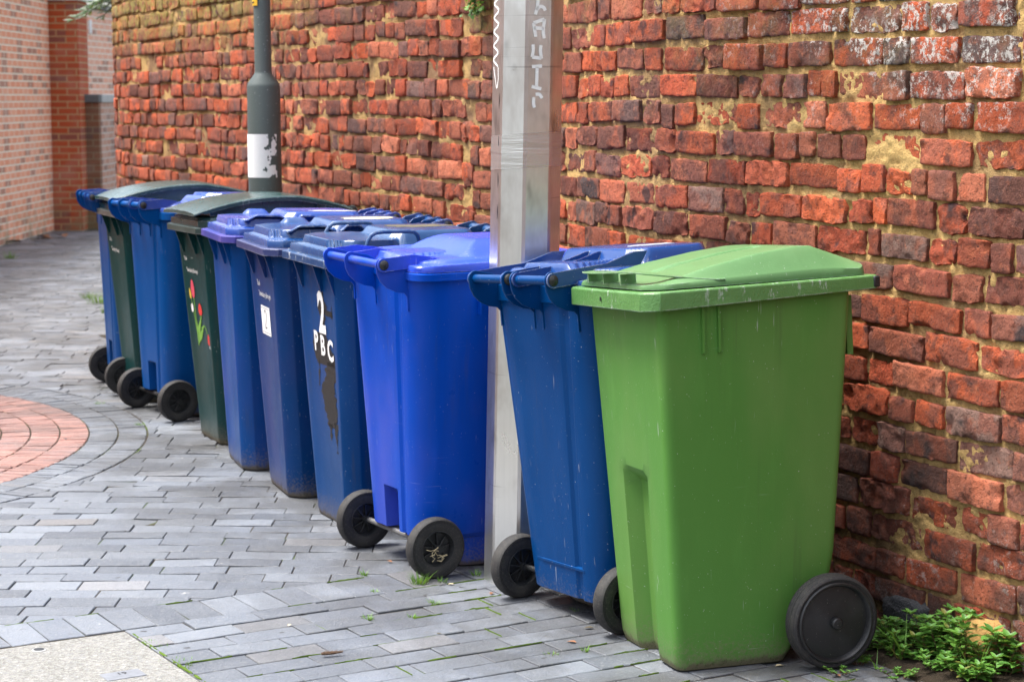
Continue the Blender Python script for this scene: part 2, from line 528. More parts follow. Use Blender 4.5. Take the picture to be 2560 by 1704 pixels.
# ---------- front-out bins: two-step rim, flat or arched lid
def front_bin(loc, th, lean, label, mats, kind):
    root = empty('wheelie_bin', (loc[0], loc[1], 0), R(th), label, 'wheelie bin', 'wheelie bins in a row along the brick wall')
    body_m, rim_m, lid_m = mats
    xf = make_lean(*lean)
    g = G(); rings = []
    for z in (0, .006, .03, .1, .2, .32, .45, .6, .75, .88, .965):
        h, yf, yr = body_fr(z)
        ins = .010 if z == 0 else (.003 if z == .006 else 0)
        cut = .07 * (1 - sstep(z / .24))
        rec = .006 * sstep((z - .03) / .08)
        rings.append(ring(z, h - ins, h - ins, yf + ins, yr - ins - cut, .052, .03, [(.07, 0), (.12, rec), (.5, rec), (.88, rec), (.93, 0)], [(.30, 0), (.33, .004), (.66, .004), (.69, 0)], (), k=.25))
    g.loft(rings)
    mk('body', g, body_m, root, bevel=.005, bseg=3, xf=xf, angle=40)
    # gussets under the rim
    for x, w in ((-.15, .0), (.06, .0), (.20, .0)):
        gg = G(); y0 = yfront(.95, 0)
        gg.prism_x([(-.350, .954), (y0 + .012, .954), (yfront(.86, 0) + .012, .855), (yfront(.86, 0) - .001, .855)], x - .004, x + .004)
        mk('gusset', gg, body_m, root, xf=xf, recalc=True)
    for s in (-1, 1):
        for yy in (-.16, .1):
            gg = G(); gg.box((s * .263, yy, .925), (.022, .006, .075)); mk('side_rib', gg, body_m, root, xf=xf)
    # rim
    g = G()
    A = dense(6)
    def o(z, ins, cf=.048): return ring(z, .290 - ins, .290 - ins, -.362 + ins, .312 - ins, max(.01, cf - ins * .4), .03, A, A, A, k=.12)
    g.loft([o(.957, .03), o(.953, 0), o(.981, 0), o(.983, .008), o(.983, .04)])
    mk('rim', g, rim_m, root, xf=xf, bevel=.0025)
    lg = G()
    B = dense(26)
    def ol(ins, cf=.048): return ring(0, .290 - ins, .290 - ins, -.362 + ins, .312 - ins, cf, .03, B, B, B, k=.12, arc=5)
    if kind == 'flat' or kind == 'hood':
        def hf(x, y):
            h1 = octa(x, y, 0, -.170, .214, .150, .075, .036, .010)
            h2 = octa(x, y, 0, .085, .212, .205, .06, .064, .062)
            h3 = octa(x, y, 0, .0, .235, .33, .06, .006, .01)
            return np.maximum(np.maximum(h1, h2), h3)
        lid_mesh(lg, ol(.024), .984, 1.011, hf, 70)
    else:
        # arched lid: stepped collar, recessed neck and overhanging shell
        lg.loft([ring(z, .274 - i, .274 - i, -.346 + i, .30 - i, .045, .03, dense(6), dense(6), dense(6), k=.12) for z, i in ((.985, .02), (.984, 0), (1.010, 0), (1.012, .012), (1.022, .016), (1.03, .03), (1.031, .06))])
        ys = np.linspace(-.372, .36, 40)
        def top(y): return 1.045 + .066 * (1 - ((y - .03) / .40) ** 2) - .018 * np.clip((y - .1) / .26, 0, 1)
        hw = .262
        sec = []
        for y in ys:
            zt = float(top(y)); th_ = .022 if -.33 < y < .33 else .012
            pts = [(-hw, zt - th_), (-hw, zt - .006), (-hw + .006, zt), (-hw * .55, zt + .006), (0, zt + .008), (hw * .55, zt + .006), (hw - .006, zt), (hw, zt - .006), (hw, zt - th_), (hw - .012, zt - th_), (0, zt - th_ + .004), (-hw + .012, zt - th_)]
            sec.append(np.array([(px_, y, pz) for px_, pz in pts]))
        lg.loft(sec)
        # neck under the shell, set in from the edge, solid toward the hinge
        nk = []
        for y in np.linspace(-.29, .345, 24):
            zt = float(top(y)) - .012; w = .228 if y < .21 else .258
            nk.append(np.array([(-w, y, 1.0), (-w, y, zt), (w, y, zt), (w, y, 1.0)]))
        lg.loft(nk)
    xs = (-.19, -.065, .065, .19)
    fork(root, xs, [(-.19, .19)], rim_m if kind == 'arch' else lid_m, xf, lg, arm_end=(.27, 1.026) if kind != 'arch' else (.25, 1.07), arm_mid=-.022 if kind != 'arch' else .022, arm_top=-.002 if kind != 'arch' else .03, ribs=False, bolts=[(.192, 1), (-.192, -1)], zb=1.052 if kind != 'arch' else 1.03, rb=.018)
    lid = mk('lid', lg, lid_m, root, xf=xf, bevel=0, angle=38, recalc=True)
    if kind == 'flat':      # two strap handles standing up from the lid sides
        for s in (-1, 1):
            x = s * .222
            pts = np.array([(x, -.205, 1.022), (x, -.197, 1.045), (x, -.185, 1.064), (x, -.168, 1.074), (x, -.14, 1.077), (x, -.05, 1.077), (x, -.022, 1.074), (x, -.008, 1.062), (x, -.002, 1.04), (x, .002, 1.02)])
            gg = G(); gg.tube(pts, .0072, 10)
            mk('lid_handle', gg, lid_m, lid, xf=xf)
    if kind == 'hood':      # finger hoods moulded into the lid sides
        for s, y0, y1 in ((1, -.26, -.07), (1, -.05, .05), (-1, -.2, -.06)):
            gg = G(); sec = []
            yy = np.linspace(y0, y1, 14)
            for y in yy:
                t = (y - y0) / (y1 - y0)
                up = sstep(min(t, 1 - t) / .28)
                pts = []
                for a in np.linspace(0, 1, 9):
                    xx = .172 + .052 * a
                    zz = 1.040 + (.027 * up + .002) * math.sin(min(1., a * 1.15) * math.pi / 2) - .006 * up * max(0, a - .85) / .15
                    pts.append((s * xx, y, zz))
                low = [(s * (.172 + .052 * a), y, pts[i][2] - .005) for i, a in enumerate(np.linspace(0, 1, 9))]
                sec.append(np.array(pts + low[::-1]))
            gg.loft(sec)
            mk('finger_hood', gg, lid_m, lid, xf=xf, recalc=True)
    for s in (-1, 1):
        wheel(root, (s * .255, .235, .1), .1, .05)
    g = G(); g.tube([(x, .235, .1) for x in (-.25, .25)], .009, 10)
    mk('axle', g, M_ZINC, root)
    return root, xf

# ---------- back-out bins: handle and wheels face the path
def back_bin(loc, th, lean, label, mats, kind):
    root = empty('wheelie_bin', (loc[0], loc[1], 0), R(th), label, 'wheelie bin', 'wheelie bins in a row along the brick wall')
    body_m, lid_m = mats
    xf = make_lean(*lean)
    zb = .066 if kind == 'dome' else .116
    pocket = kind != 'dome'
    g = G(); rings = []
    zs = [0, .008, zb - .012, zb, zb + .004, zb + .05, .215, .245, .26, .36, .5, .65, .8, .9, {'dome': .958, 'wave': .982, 'low': .964}[kind]]
    for i, z in enumerate(zs):
        t = z / .96
        h = lerp(.192, .258, t); yf = lerp(-.25, -.322, t); yr = lerp(.248, .300, t)
        ins = .012 if z == 0 else 0
        if i <= 2: yr = .13; h -= .004
        dp = .0
        if pocket and i >= 3: dp = .055 * (1 - sstep((z - .235) / .022))
        gr = .010 if i >= 3 else 0
        rf = [(.10, 0), (.15, gr * .2), (.30, gr * .2), (.33, max(dp, gr * .2)), (.66, max(dp, gr * .2)), (.69, gr * .2), (.78, gr * .2), (.82, gr), (.9, gr), (.93, 0)]
        sf = [(.29, 0), (.335, .018), (.395, .018), (.45, .0), (.8, -.003)]
        rings.append(ring(z, h - ins, h - ins, yf + ins, yr - ins, .06, .078, (), sf, rf, k=.75, arc=8))
    g.loft(rings)
    mk('body', g, body_m, root, bevel=.005, bseg=3, xf=xf, angle=40, recalc=True)
    # moulded crease across the foot of the back
    gg = G(); z0 = zb + .085
    gg.prism_x([(.2435, z0), (.2575, z0 + .003), (.258, z0 + .010), (.2475, z0 + .014)], -.12, .12)
    if kind == 'dome': mk('foot_ridge', gg, body_m, root, xf=xf, recalc=True)
    for s in (-1, 1):
        gg = G(); gg.box((s * .256, .07, .905), (.03, .006, .10)); mk('side_rib', gg, body_m, root, xf=xf)
    B = dense(26)
    def ol(ins): return ring(0, .287 - ins, .287 - ins, -.358 + ins, .306 - ins, .07, .06, B, B, B, k=.85, arc=6)
    g = G()
    def o(z, i):
        q = ol(i); q[:, 2] = z; return q
    r0, r1 = {'dome': (.950, 1.002), 'wave': (.972, .998), 'low': (.955, .992)}[kind]
    g.loft([o(r0 + .004, .03), o(r0, .004), o(r0 + .002, 0), o(r1 - .003, 0), o(r1, .004), o(r1, .04)])
    mk('rim', g, body_m, root, xf=xf)
    lg = G()
    if kind == 'dome':
        def hf(x, y):
            e = octa(x, y, 0, -.03, .274, .315, .08, .042, .03)
            d = octa(x, y, 0, -.072, .236, .189, .07, .078, .05)
            bl = octa(x, y, 0, .16, .13, .12, .02, .046, .022)
            return np.maximum(np.maximum(e * .7, d), bl)
        lid_mesh(lg, ol(.004), 1.004, 1.018, hf, 70)
        fork(root, (.195, .022, -.022, -.195), [(.195, .022), (-.022, -.195)], body_m, xf, lg, arm_end=(.06, 1.088), arm_mid=.036, bolts=[(.018, -1), (-.198, -1), (.198, 1)])
    elif kind == 'wave':
        def hf(x, y):
            e = octa(x, y, 0, -.03, .274, .315, .08, .012, .02) + .010 * np.clip((.25 - y) / .4, 0, 1)
            hump = octa(x, y, 0, -.10, .268, .258, .06, .066, .17)
            rdg = octa(x, y, .0, .18, .085, .115, .03, .010, .010)
            side = octa(x, y, -.240, .04, .016, .24, .01, .004, .010) + octa(x, y, .240, .04, .016, .24, .01, .004, .010)
            bl = octa(x, y, 0.03, .245, .07, .045, .015, .026, .012)
            return np.maximum(e + rdg + side, np.maximum(hump, bl))
        lid_mesh(lg, ol(.004), 1.000, 1.021, hf, 70)
        fork(root, (.195, .035, -.195), [(.195, -.195)], body_m, xf, lg, arm_end=(.2, 1.04), arm_mid=.018, bolts=[(-.198, -1), (.198, 1)])
        # webbed boss round the hinge bolt
        gg = G()
        for k_ in range(3):
            dz = (-.012, 0, .012)[k_]
            gg.tube([(-.200, YB - .02, ZB + dz * .6), (-.203, YB - .095, ZB + dz * 1.3)], .0022, 6)
        gg.tube([(-.202, YB + .021 * math.cos(a), ZB + .021 * math.sin(a)) for a in np.linspace(0, 2 * math.pi, 25)], .0025, 6, cap=False)
        mk('hinge_web', gg, body_m, root, xf=xf)
    else:
        def hf(x, y):
            e = octa(x, y, 0, -.03, .274, .315, .08, .030, .03)
            d = octa(x, y, 0, -.12, .21, .21, .09, .062, .06)
            d2 = octa(x, y, 0, -.13, .16, .16, .07, .070, .03)
            return np.maximum(np.maximum(e * .6, d * .9), d2)
        lid_mesh(lg, ol(.004), .994, 1.012, hf, 70)
        fork(root, (.195, .065, -.065, -.195), [(.195, -.195)], body_m, xf, lg, arm_end=(.22, 1.04), arm_mid=.018, bolts=[(-.198, -1), (.198, 1)])
    mk('lid', lg, lid_m, root, xf=xf, angle=38, recalc=True)
    for s in (-1, 1):
        wheel(root, (s * .262, .232, .1), .1, .052)
    g = G(); g.tube([(x, .226, .1) for x in (-.255, .255)], .0095, 12)
    mk('axle', g, flat('dull axle steel', (.20, .20, .20), .55, .4, 60, .6) if kind == 'wave' else M_BLACK, root)
    return root, xf

# ---------- materials of the bins
NAVY, NAVY_F = (.0, .042, .165), (.004, .055, .20)
BLUE = (.010, .060, .30)
ROYAL, ROYAL_F = (.0, .058, .42), (.075, .085, .45)
PURP = (.11, .075, .33)
DGREEN, DGREEN_F = (.003, .036, .037), (.012, .046, .044)
GREEN, GREEN_F = (.080, .215, .040), (.150, .25, .072)

m_green = plastic('green plastic', GREEN, GREEN_F, 1.3, .36, .5, .6)
m_green_rim = worn_rim('weathered green plastic', (.085, .21, .055), 2.2, .55)
m_green_lid = plastic('pale green plastic', (.10, .21, .085), (.165, .26, .125), 4.1, .26, .5, .5, dirt=False)
m_navy2 = plastic('navy plastic', NAVY, NAVY_F, 6.6, .3, .55, .6)
m_navy2_lid = plastic('navy lid plastic', (.010, .05, .20), (.04, .07, .24), 7.7, .21, .6, .5, dirt=False, spec=.6)
m_royal = plastic('royal blue plastic', ROYAL, ROYAL_F, 9.1, .27, .5, .35)
m_royal_lid = plastic('royal blue lid plastic', (.018, .065, .52), (.07, .10, .62), 9.9, .21, .4, .3, dirt=False, spec=.6)
m_navy4 = plastic('dark blue plastic', (.0, .040, .155), (.006, .055, .20), 12.1, .33, .5, .6)
m_navy4_lid = plastic('scuffed dark blue lid', (.003, .045, .15), (.06, .11, .22), 13.1, .21, .6, .6, dirt=False, spec=.6)
m_navy4_rim = worn_rim('scuffed dark blue rim', (.004, .042, .135), 14.2, .9)
m_navy5 = plastic('faded dark blue plastic', (.0, .038, .150), (.06, .035, .15), 15.3, .31, .32, .6)
m_navy5_lid = plastic('faded dark blue lid', (.006, .05, .18), (.09, .11, .28), 16.1, .21, .6, .5, dirt=False, spec=.6)
m_navy5_rim = worn_rim('scuffed purple blue rim', (.022, .034, .125), 17.4, .9)
m_blue6 = plastic('blue purple plastic', (.0, .054, .22), (.03, .06, .28), 19.2, .29, .5, .45)
m_blue6_lid = plastic('purple blue lid', (.012, .055, .27), (.11, .10, .36), 20.3, .21, .7, .4, dirt=False, spec=.6)
m_blue6_rim = plastic('purple blue rim', (.035, .045, .24), (.11, .085, .32), 21.1, .33, .7, .4, dirt=False)
m_green7 = plastic('dark green plastic', DGREEN, DGREEN_F, 23.1, .3, .6, .6)
m_green7_lid = plastic('dark green lid', (.016, .055, .055), (.05, .10, .095), 24.2, .21, .6, .4, dirt=False, spec=.6)
m_green7_rim = worn_rim('scuffed dark green rim', (.026, .05, .046), 25.2, .35)
m_blue8 = plastic('mid blue plastic', (.0, .060, .235), (.008, .065, .27), 27.3, .29, .5, .45)
m_blue8_lid = plastic('mid blue lid', (.014, .065, .30), (.09, .10, .38), 28.3, .21, .6, .4, dirt=False, spec=.6)
m_green9 = plastic('grey green plastic', (.004, .040, .040), (.022, .05, .046), 31.3, .31, .6, .6)
m_green9_lid = plastic('grey green lid', (.02, .06, .06), (.07, .11, .10), 32.4, .21, .6, .4, dirt=False, spec=.6)
m_green9_rim = worn_rim('scuffed grey green rim', (.05, .055, .05), 33.7, .45)
m_blue10 = plastic('blue plastic', (.0, .052, .20), (.05, .05, .22), 35.5, .3, .5, .45)
m_blue10_lid = plastic('blue lid', (.012, .06, .28), (.06, .08, .32), 36.5, .21, .5, .4, dirt=False, spec=.6)

# ---------- bin 1: the big green one in front
def green_bin():
    root = empty('wheelie_bin', (.626, 5.509, 0), R(-69.9), 'green wheelie bin with solid black wheels, nearest of the row', 'wheelie bin', 'wheelie bins in a row along the brick wall')
    xf = make_lean(1.97, -3.13)
    g = G(); rings = []
    zs = [0, .006, .03, .07, .14, .24, .30, .40, .47, .49, .52, .535, .56, .65, .78, .9, .985]
    for z in zs:
        t = z / .985
        h = lerp(.197, .243, t); hr = h + .004; yf = lerp(-.262, -.290, t)
        yr = float(interp(z, [0, .03, .12, .20, .26, .985], [.075, .085, .14, .198, .224, .287]))
        ins = .016 if z == 0 else (.006 if z == .006 else (.001 if z == .03 else 0))
        d = .042 * (1 - sstep((z - .485) / .05))
        q = ring(z, h - ins, hr - ins, yf + ins, yr - ins, .030, .03, [(.2, 0), (.29, 0), (.36, d), (.66, d), (.73, 0), (.8, 0)], [(.5, 0)], (), k=1., arc=6)
        if z > .98: q[:, 2] += .004 + .018 * np.clip((q[:, 1] + .29) / .58, 0, 1)
        rings.append(q)
    g.loft(rings)
    mk('body', g, m_green, root, bevel=.006, bseg=3, xf=xf, angle=50)
    for yy in (-.165, -.118):
        gg = G(); a = []
        for z in (.985, .865, .858):
            h = lerp(.197, .243, z / .985) + (.0095 if z > .86 else -.002)
            a.append(np.array([(h - .012, yy - .0034, z), (h, yy - .0034, z), (h, yy + .0034, z), (h - .012, yy + .0034, z)]))
        gg.loft(a); mk('side_rib', gg, m_green, root, xf=xf, recalc=True)
    gg = G(); gg.box((0, .301, .905), (.40, .018, .16)); mk('back_flange', gg, m_green, root, xf=xf)
    # rim: deep skirt at the front, shallower to the hinge
    A = dense(8)
    def o(z0, z1, ins, cf=.042):
        q = ring(0, .283 - ins, .268 - ins, -.344 + ins, .362 - ins, cf, .012, A, A, A, k=.25)
        q[:, 2] = z0 + (z1 - z0) * np.clip((q[:, 1] + .344) / .70, 0, 1); return q
    g = G()
    g.loft([o(.990, 1.006, .03), o(.984, 1.002, 0), o(1.033, 1.036, .001), o(1.036, 1.039, .006), o(1.036, 1.039, .05)])
    mk('rim', g, m_green_rim, root, bevel=.003, xf=xf)
    gg = G(); gg.lathe_x([(0, .001), (0, .005), (.002, .005), (.002, .001)], 14, closed=False)
    V = np.concatenate(gg.V); gg.V = [np.column_stack([V[:, 1] - .02, -.3455 - V[:, 0] * .3, V[:, 2] * 1.3 + 1.01])]
    mk('drilled_hole', gg, M_BLACK, root, xf=xf, recalc=True)
    for s in (-1, 1):
        gg = G(); gg.box((s * .262, .352, 1.021), (.018, .020, .03)); mk('hinge_cap', gg, M_BLACK, root, bevel=.004, xf=xf)
    # lid
    B = dense(30)
    ol = ring(0, .262, .252, -.322, .335, .05, .02, B, B, B, k=.2, arc=6)
    lg = G()
    def hf(x, y):
        hy = interp(y, [-.33, -.30, -.27, -.12, .02, .13, .185, .20, .34], [.0, .002, .006, .040, .063, .074, .074, .068, .016])
        hx = interp(y, [-.33, -.2, .0, .17, .34], [.238, .226, .205, .196, .21])
        e_ = np.clip((.262 - np.abs(x)) / (.262 - hx), 0, 1)
        edge = .25 * sstep(e_) + .75 * np.minimum(e_ * 1.04, 1)
        dom = hy * edge
        slot = octa(x, y, 0, -.03, .030, .17, .01, .010, .012) * np.clip(hy / .04, 0, 1)
        rear = 1 - sstep((y - .14) / .05) * .0
        return dom - slot
    lid_mesh(lg, ol, 1.040, 1.052, hf, 76)
    lid = mk('lid', lg, m_green_lid, root, xf=xf, angle=38, recalc=True)
    # moulded grip along the front of the lid, swept back at both ends
    ctr = curve2([(-.262, -.10), (-.245, -.19), (-.205, -.315), (-.12, -.338), (0, -.342), (.12, -.338), (.205, -.315), (.245, -.19), (.262, -.10)], 64)
    gg = G(); sec = []
    n = len(ctr)
    for i, (x, y) in enumerate(ctr):
        t = i / (n - 1); up = sstep(min(t, 1 - t) / .30)
        z = 1.058 + .026 * up + .004 * up * math.cos(t * 9)
        inn = np.array((x, y)) * (1 - .035 / max(.05, math.hypot(x, y + .12))) + np.array((0, -.12)) * (.035 / max(.05, math.hypot(x, y + .12)))
        w = .3 + .7 * up
        inn = np.array((x, y)) + (inn - np.array((x, y))) * w
        sec.append(np.array([(x, y, z), (x, y, z - .004), (inn[0], inn[1], z - .003), (inn[0], inn[1], z + .002)]))
    gg.loft(sec)
    mk('lid_grip', gg, m_green_lid, lid, xf=xf, bevel=.001, recalc=True)
    for x in (-.13, -.02, .10):
        q = G(); q.box((x, -.312, 1.066), (.006, .045, .028)); mk('grip_rib', q, m_green_lid, lid, xf=xf)
    for s in (-1, 1):
        wheel(root, (s * .283, .158, .131), .13, .056, True, s)
    g = G(); g.tube([(x, .158, .131) for x in (-.27, .27)], .012, 12)
    mk('axle', g, M_BLACK, root)
    return root
green_bin()

# ---------- the other nine
b2, xf2 = back_bin((.365, 5.992), 124.8, (-1.0, 3.3), 'dark navy wheelie bin back-to-front beside the green bin, right of the steel column', (m_navy2, m_navy2_lid), 'dome')
b3, xf3 = back_bin((-.180, 6.665), 120.2, (-.2, -.85), 'bright royal blue wheelie bin, back-to-front, just left of the steel column', (m_royal, m_royal_lid), 'wave')
b4, xf4 = front_bin((-.431, 7.305), -65.3, (-.2, .7), 'dark blue wheelie bin with white painted 2 PBC over peeling black tape', (m_navy4, m_navy4_rim, m_navy4_lid), 'flat')
b5, xf5 = front_bin((-.683, 7.858), -70.3, (0, .3), 'dark blue wheelie bin with a white sticker numbered 2 on its front', (m_navy5, m_navy5_rim, m_navy5_lid), 'hood')
b6, xf6 = front_bin((-.934, 8.427), -71.7, (-1.1, 0), 'plain blue wheelie bin with purple-faded rim, between the tulip bin and the sticker bin', (m_blue6, m_blue6_rim, m_blue6_lid), 'hood')
b7, xf7 = front_bin((-1.14, 9.05), -65.7, (.5, -.7), 'dark green wheelie bin with a painted tulip spray on its front', (m_green7, m_green7_rim, m_green7_lid), 'arch')
b8, xf8 = back_bin((-1.55, 9.814), 122.2, (1.6, .8), 'mid blue wheelie bin, back-to-front, standing between the two dark green bins', (m_blue8, m_blue8_lid), 'low')
b9, xf9 = front_bin((-1.731, 10.307), -67.1, (.8, -.4), 'dark green wheelie bin without tulips, second farthest of the row', (m_green9, m_green9_rim, m_green9_lid), 'arch')
b10, xf10 = back_bin((-1.909, 10.659), 111.0, (1.2, 0), 'blue wheelie bin at the far left end of the row', (m_blue10, m_blue10_lid), 'low')

# ---------- writing and stickers on the bins
def letters(root, xf, body, size, sx, cx, z0, off=.0022, mat=M_WHITE, slope=0., name='lettering', bold=0):
    V, F = text_geo(body, size, sx, bold=bold)
    uv = np.column_stack([V[:, 0] + cx, V[:, 1] + z0 + V[:, 0] * slope])
    g = G(); g.add(on_front(uv, off), F)
    return mk(name, g, mat, root, xf=xf, smooth=False)

rnd = random.Random(4)
# bin 4: peeled black tape with painted characters
def ragged(zs, lo, hi, amp, seed):
    z = np.linspace(zs[0], zs[1], 90)
    zz = np.linspace(zs[0], zs[1], len(lo))
    a = np.interp(z, zz, lo) + amp * fbm(z * 60, z * 0 + seed, oct=3)
    b = np.interp(z, zz, hi) + amp * fbm(z * 70, z * 0 + seed + 9, oct=3)
    b = np.maximum(b, a + .002)
    n = len(z)
    return np.concatenate([np.column_stack([a, z]), np.column_stack([b, z])]), [(i, n + i, n + i + 1, i + 1) for i in range(n - 1)]
g = G()
for zr, lo, hi, am, sd_ in (((.36, .60), (.04, .0, -.01, -.01, .03, .045), (.10, .135, .125, .13, .15, .152), .03, 1.0),
                            ((.585, .70), (-.06, -.075, -.078, -.06), (.155, .155, .10, .05), .02, 2.0),
                            ((.69, .86), (.04, .035, .03, .0, .0, .03), (.05, .05, .07, .085, .075, .045), .02, 3.0),
                            ((.27, .38), (.10, .095, .09), (.106, .112, .14), .012, 4.0),
                            ((.31, .37), (.045, .04, .03), (.055, .06, .075), .012, 5.0),
                            ((.77, .79), (.07, .06), (.15, .15), .006, 6.0),
                            ((.765, .81), (.135, .14), (.142, .15), .006, 7.0),
                            ((.50, .60), (-.05, -.03), (-.042, -.02), .01, 8.0)):
    V, F = ragged(zr, lo, hi, am, sd_)
    g.add(on_front(V, .0010), F)
mk('peeling_tape', g, M_TAR, b4, xf=xf4, smooth=False)
letters(b4, xf4, '2', .205, .72, .035, .707, bold=.007)
letters(b4, xf4, 'P', .100, .85, -.045, .632, bold=.0032)
letters(b4, xf4, 'B', .100, .85, .025, .622, bold=.0032)
letters(b4, xf4, 'C', .105, .85, .105, .610, bold=.0036)
# bin 5: council lettering and number label
letters(b5, xf5, 'Tewkesbury Borough', .030, .78, .01, .772)
letters(b5, xf5, 'Think', .030, .78, -.085, .812)
def plate(root, xf, x0, x1, z0, z1, off, mat, name, nx=4, nz=4):
    X, Z = np.meshgrid(np.linspace(x0, x1, nx), np.linspace(z0, z1, nz))
    g = G(); g.add(on_front(np.column_stack([X.ravel(), Z.ravel()]), off), [(j * nx + i, j * nx + i + 1, (j + 1) * nx + i + 1, (j + 1) * nx + i) for j in range(nz - 1) for i in range(nx - 1)])
    return mk(name, g, mat, root, xf=xf, smooth=False)
plate(b5, xf5, -.082, .068, .622, .735, .0012, M_PAPER, 'number_sticker')
g = G()
stroke(g, curve2([(-.030, .705), (-.018, .718), (.002, .714), (.008, .698), (-.006, .672), (-.022, .650), (.012, .652)], 30), .0045, lambda u: on_front(u, .0022))
mk('sticker_numeral', g, M_INK, b5, xf=xf5, smooth=False)
g = G()
for zz in (.727, .631): stroke(g, [(-.075, zz), (-.01, zz), (.061, zz)], .0016, lambda u: on_front(u, .0020))
mk('sticker_border', g, M_INK, b5, xf=xf5, smooth=False)
# bins 7 and 9: small council lettering, tulips on bin 7
for b, x_ in ((b7, xf7), (b9, xf9)):
    letters(b, x_, 'Tewkesbury Borough', .028, .75, -.04, .765)
    letters(b, x_, 'Think', .028, .75, -.135, .815)
m_tulip = flat('tulip red', (.62, .035, .03), .45, .25, 60)
m_tulip_pink = flat('tulip pink', (.62, .07, .11), .45, .25, 60)
m_tulip_leaf = flat('tulip leaf green', (.16, .36, .05), .5, .3, 50)
m_tulip_y = flat('daffodil yellow', (.62, .42, .04), .5, .25, 60)
def petal(root, xf, cx, cz, w, h, tilt, mat, name):
    g = G()
    a = np.linspace(0, 2 * math.pi, 26, endpoint=False)
    u = w / 2 * np.sin(a) * (1 - .22 * np.cos(a)); v = h / 2 * np.cos(a)
    ct, st = math.cos(tilt), math.sin(tilt)
    uv = np.column_stack([cx + u * ct - v * st, cz + u * st + v * ct])
    g.add(on_front(uv, .0022), [tuple(range(26))])
    return mk(name, g, mat, root, xf=xf, smooth=False)
petal(b7, xf7, -.065, .690, .055, .085, .05, m_tulip_pink, 'painted_tulip')
petal(b7, xf7, .03, .602, .058, .055, .0, m_tulip, 'painted_tulip')
petal(b7, xf7, .128, .473, .036, .05, .25, m_tulip, 'painted_tulip')
petal(b7, xf7, .142, .440, .02, .022, .25, M_WHITE, 'painted_petal_tip')
petal(b7, xf7, -.115, .665, .03, .05, .25, m_tulip_y, 'painted_daffodil')
petal(b7, xf7, -.10, .60, .035, .04, .35, M_WHITE, 'painted_bud')
g = G()
for pts, w in (([(-.062, .65), (-.055, .56), (-.045, .44)], .010), ([(.028, .576), (.0, .53), (-.035, .47), (-.045, .43)], .006), ([(-.105, .645), (-.08, .57), (-.05, .46)], .008), ([(.12, .495), (.075, .53), (.02, .515)], .006)):
    stroke(g, curve2(pts, 18), w, lambda u: on_front(u, .0016))
for pts, ww in (([(-.045, .44), (-.015, .51), (.045, .575)], (.004, .036, .002)), ([(-.045, .44), (.01, .485), (.065, .53)], (.004, .034, .002)), ([(-.048, .43), (-.045, .5), (-.05, .55)], (.012, .03, .006))):
    c = curve2(pts, 16); stroke(g, c, np.interp(np.linspace(0, 1, len(c)), (0, .5, 1), ww), lambda u: on_front(u, .0019))
mk('painted_leaves', g, m_tulip_leaf, b7, xf=xf7, smooth=False)

# stickers and residue on the lids
def lid_patch(root, xf, cx, cy, z, L, W, seed, mat, name):
    a = np.linspace(0, 2 * math.pi, 40, endpoint=False)
    r = 1 + .5 * fbm(np.cos(a) * 3 + seed, np.sin(a) * 3, oct=3)
    top = np.column_stack([cx + W / 2 * np.sign(np.cos(a)) * np.abs(np.cos(a)) ** .5 * r, cy + L / 2 * np.sign(np.sin(a)) * np.abs(np.sin(a)) ** .5 * r, np.full(40, z)])
    g = G(); bot = top.copy(); bot[:, 2] -= .004
    g.loft([bot, top]); return mk(name, g, mat, root, xf=xf, smooth=False, recalc=True)
lid_patch(b5, xf5, .05, .10, 1.0762, .17, .10, 1.0, flat('torn cream label', (.72, .66, .38), .7, .15, 50), 'torn_label')
lid_patch(b6, xf6, .08, .14, 1.0762, .18, .03, 2.0, M_PAPER, 'torn_label')
m_mud = flat('dried brown leaf mush', (.085, .07, .04), .7, .5, 40)
lid_patch(b4, xf4, -.04, .10, 1.0760, .24, .12, 3.0, m_mud, 'leaf_residue')
lid_patch(b4, xf4, .245, .06, 1.0180, .20, .03, 4.0, m_mud, 'leaf_residue')
lid_patch(b2, xf2, -.05, -.10, 1.0985, .14, .035, 9.0, M_PAPER, 'torn_label')

# ------------------------------------------------------------------ old brick wall
def wall_plan():
    P = []
    y = 3.4
    while y < 12.65:
        xr = 1.07 - (y - 5.70) / 1.85
        xl = -.139 - (y - 8.36) / 1.95
        t = float(sstep((y - 6.75) / 1.35))
        P.append((xr * (1 - t) + xl * t, y)); y += .02
    p = np.array(P[-1]); a = math.atan2(P[-1][1] - P[-6][1], P[-1][0] - P[-6][0])
    s = 0
    while s < 4.2:
        rate = R(13) if s < 1.5 else R(26)
        a -= rate * .02; p = p + .02 * np.array((math.cos(a), math.sin(a))); s += .02
        P.append(tuple(p))
    P = np.array(P)
    ds = np.concatenate([[0], np.cumsum(np.linalg.norm(np.diff(P, axis=0), axis=1))])
    T = np.gradient(P, axis=0); T /= np.linalg.norm(T, axis=1)[:, None]
    Nn = np.column_stack([-T[:, 1], T[:, 0]])
    return P, ds, Nn
WP, WS, WN = wall_plan()
def wall_map(s, z, d):
    x = np.interp(s, WS, WP[:, 0]); y = np.interp(s, WS, WP[:, 1])
    nx = np.interp(s, WS, WN[:, 0]); ny = np.interp(s, WS, WN[:, 1])
    l = np.sqrt(nx * nx + ny * ny)
    return np.column_stack([x + nx / l * d, y + ny / l * d, z])
S_JOINT = float(np.interp(8.42, WP[:, 1], WS))      # where the rebuilt stretch is toothed in
S_END = float(WS[-1])
WALL_H = 2.34

def course_dz(s): return .010 * fbm(np.asarray(s) * .55, np.zeros_like(np.asarray(s, float)), seed=5) + .004 * fbm(np.asarray(s) * 2.2, np.zeros_like(np.asarray(s, float)), seed=8)

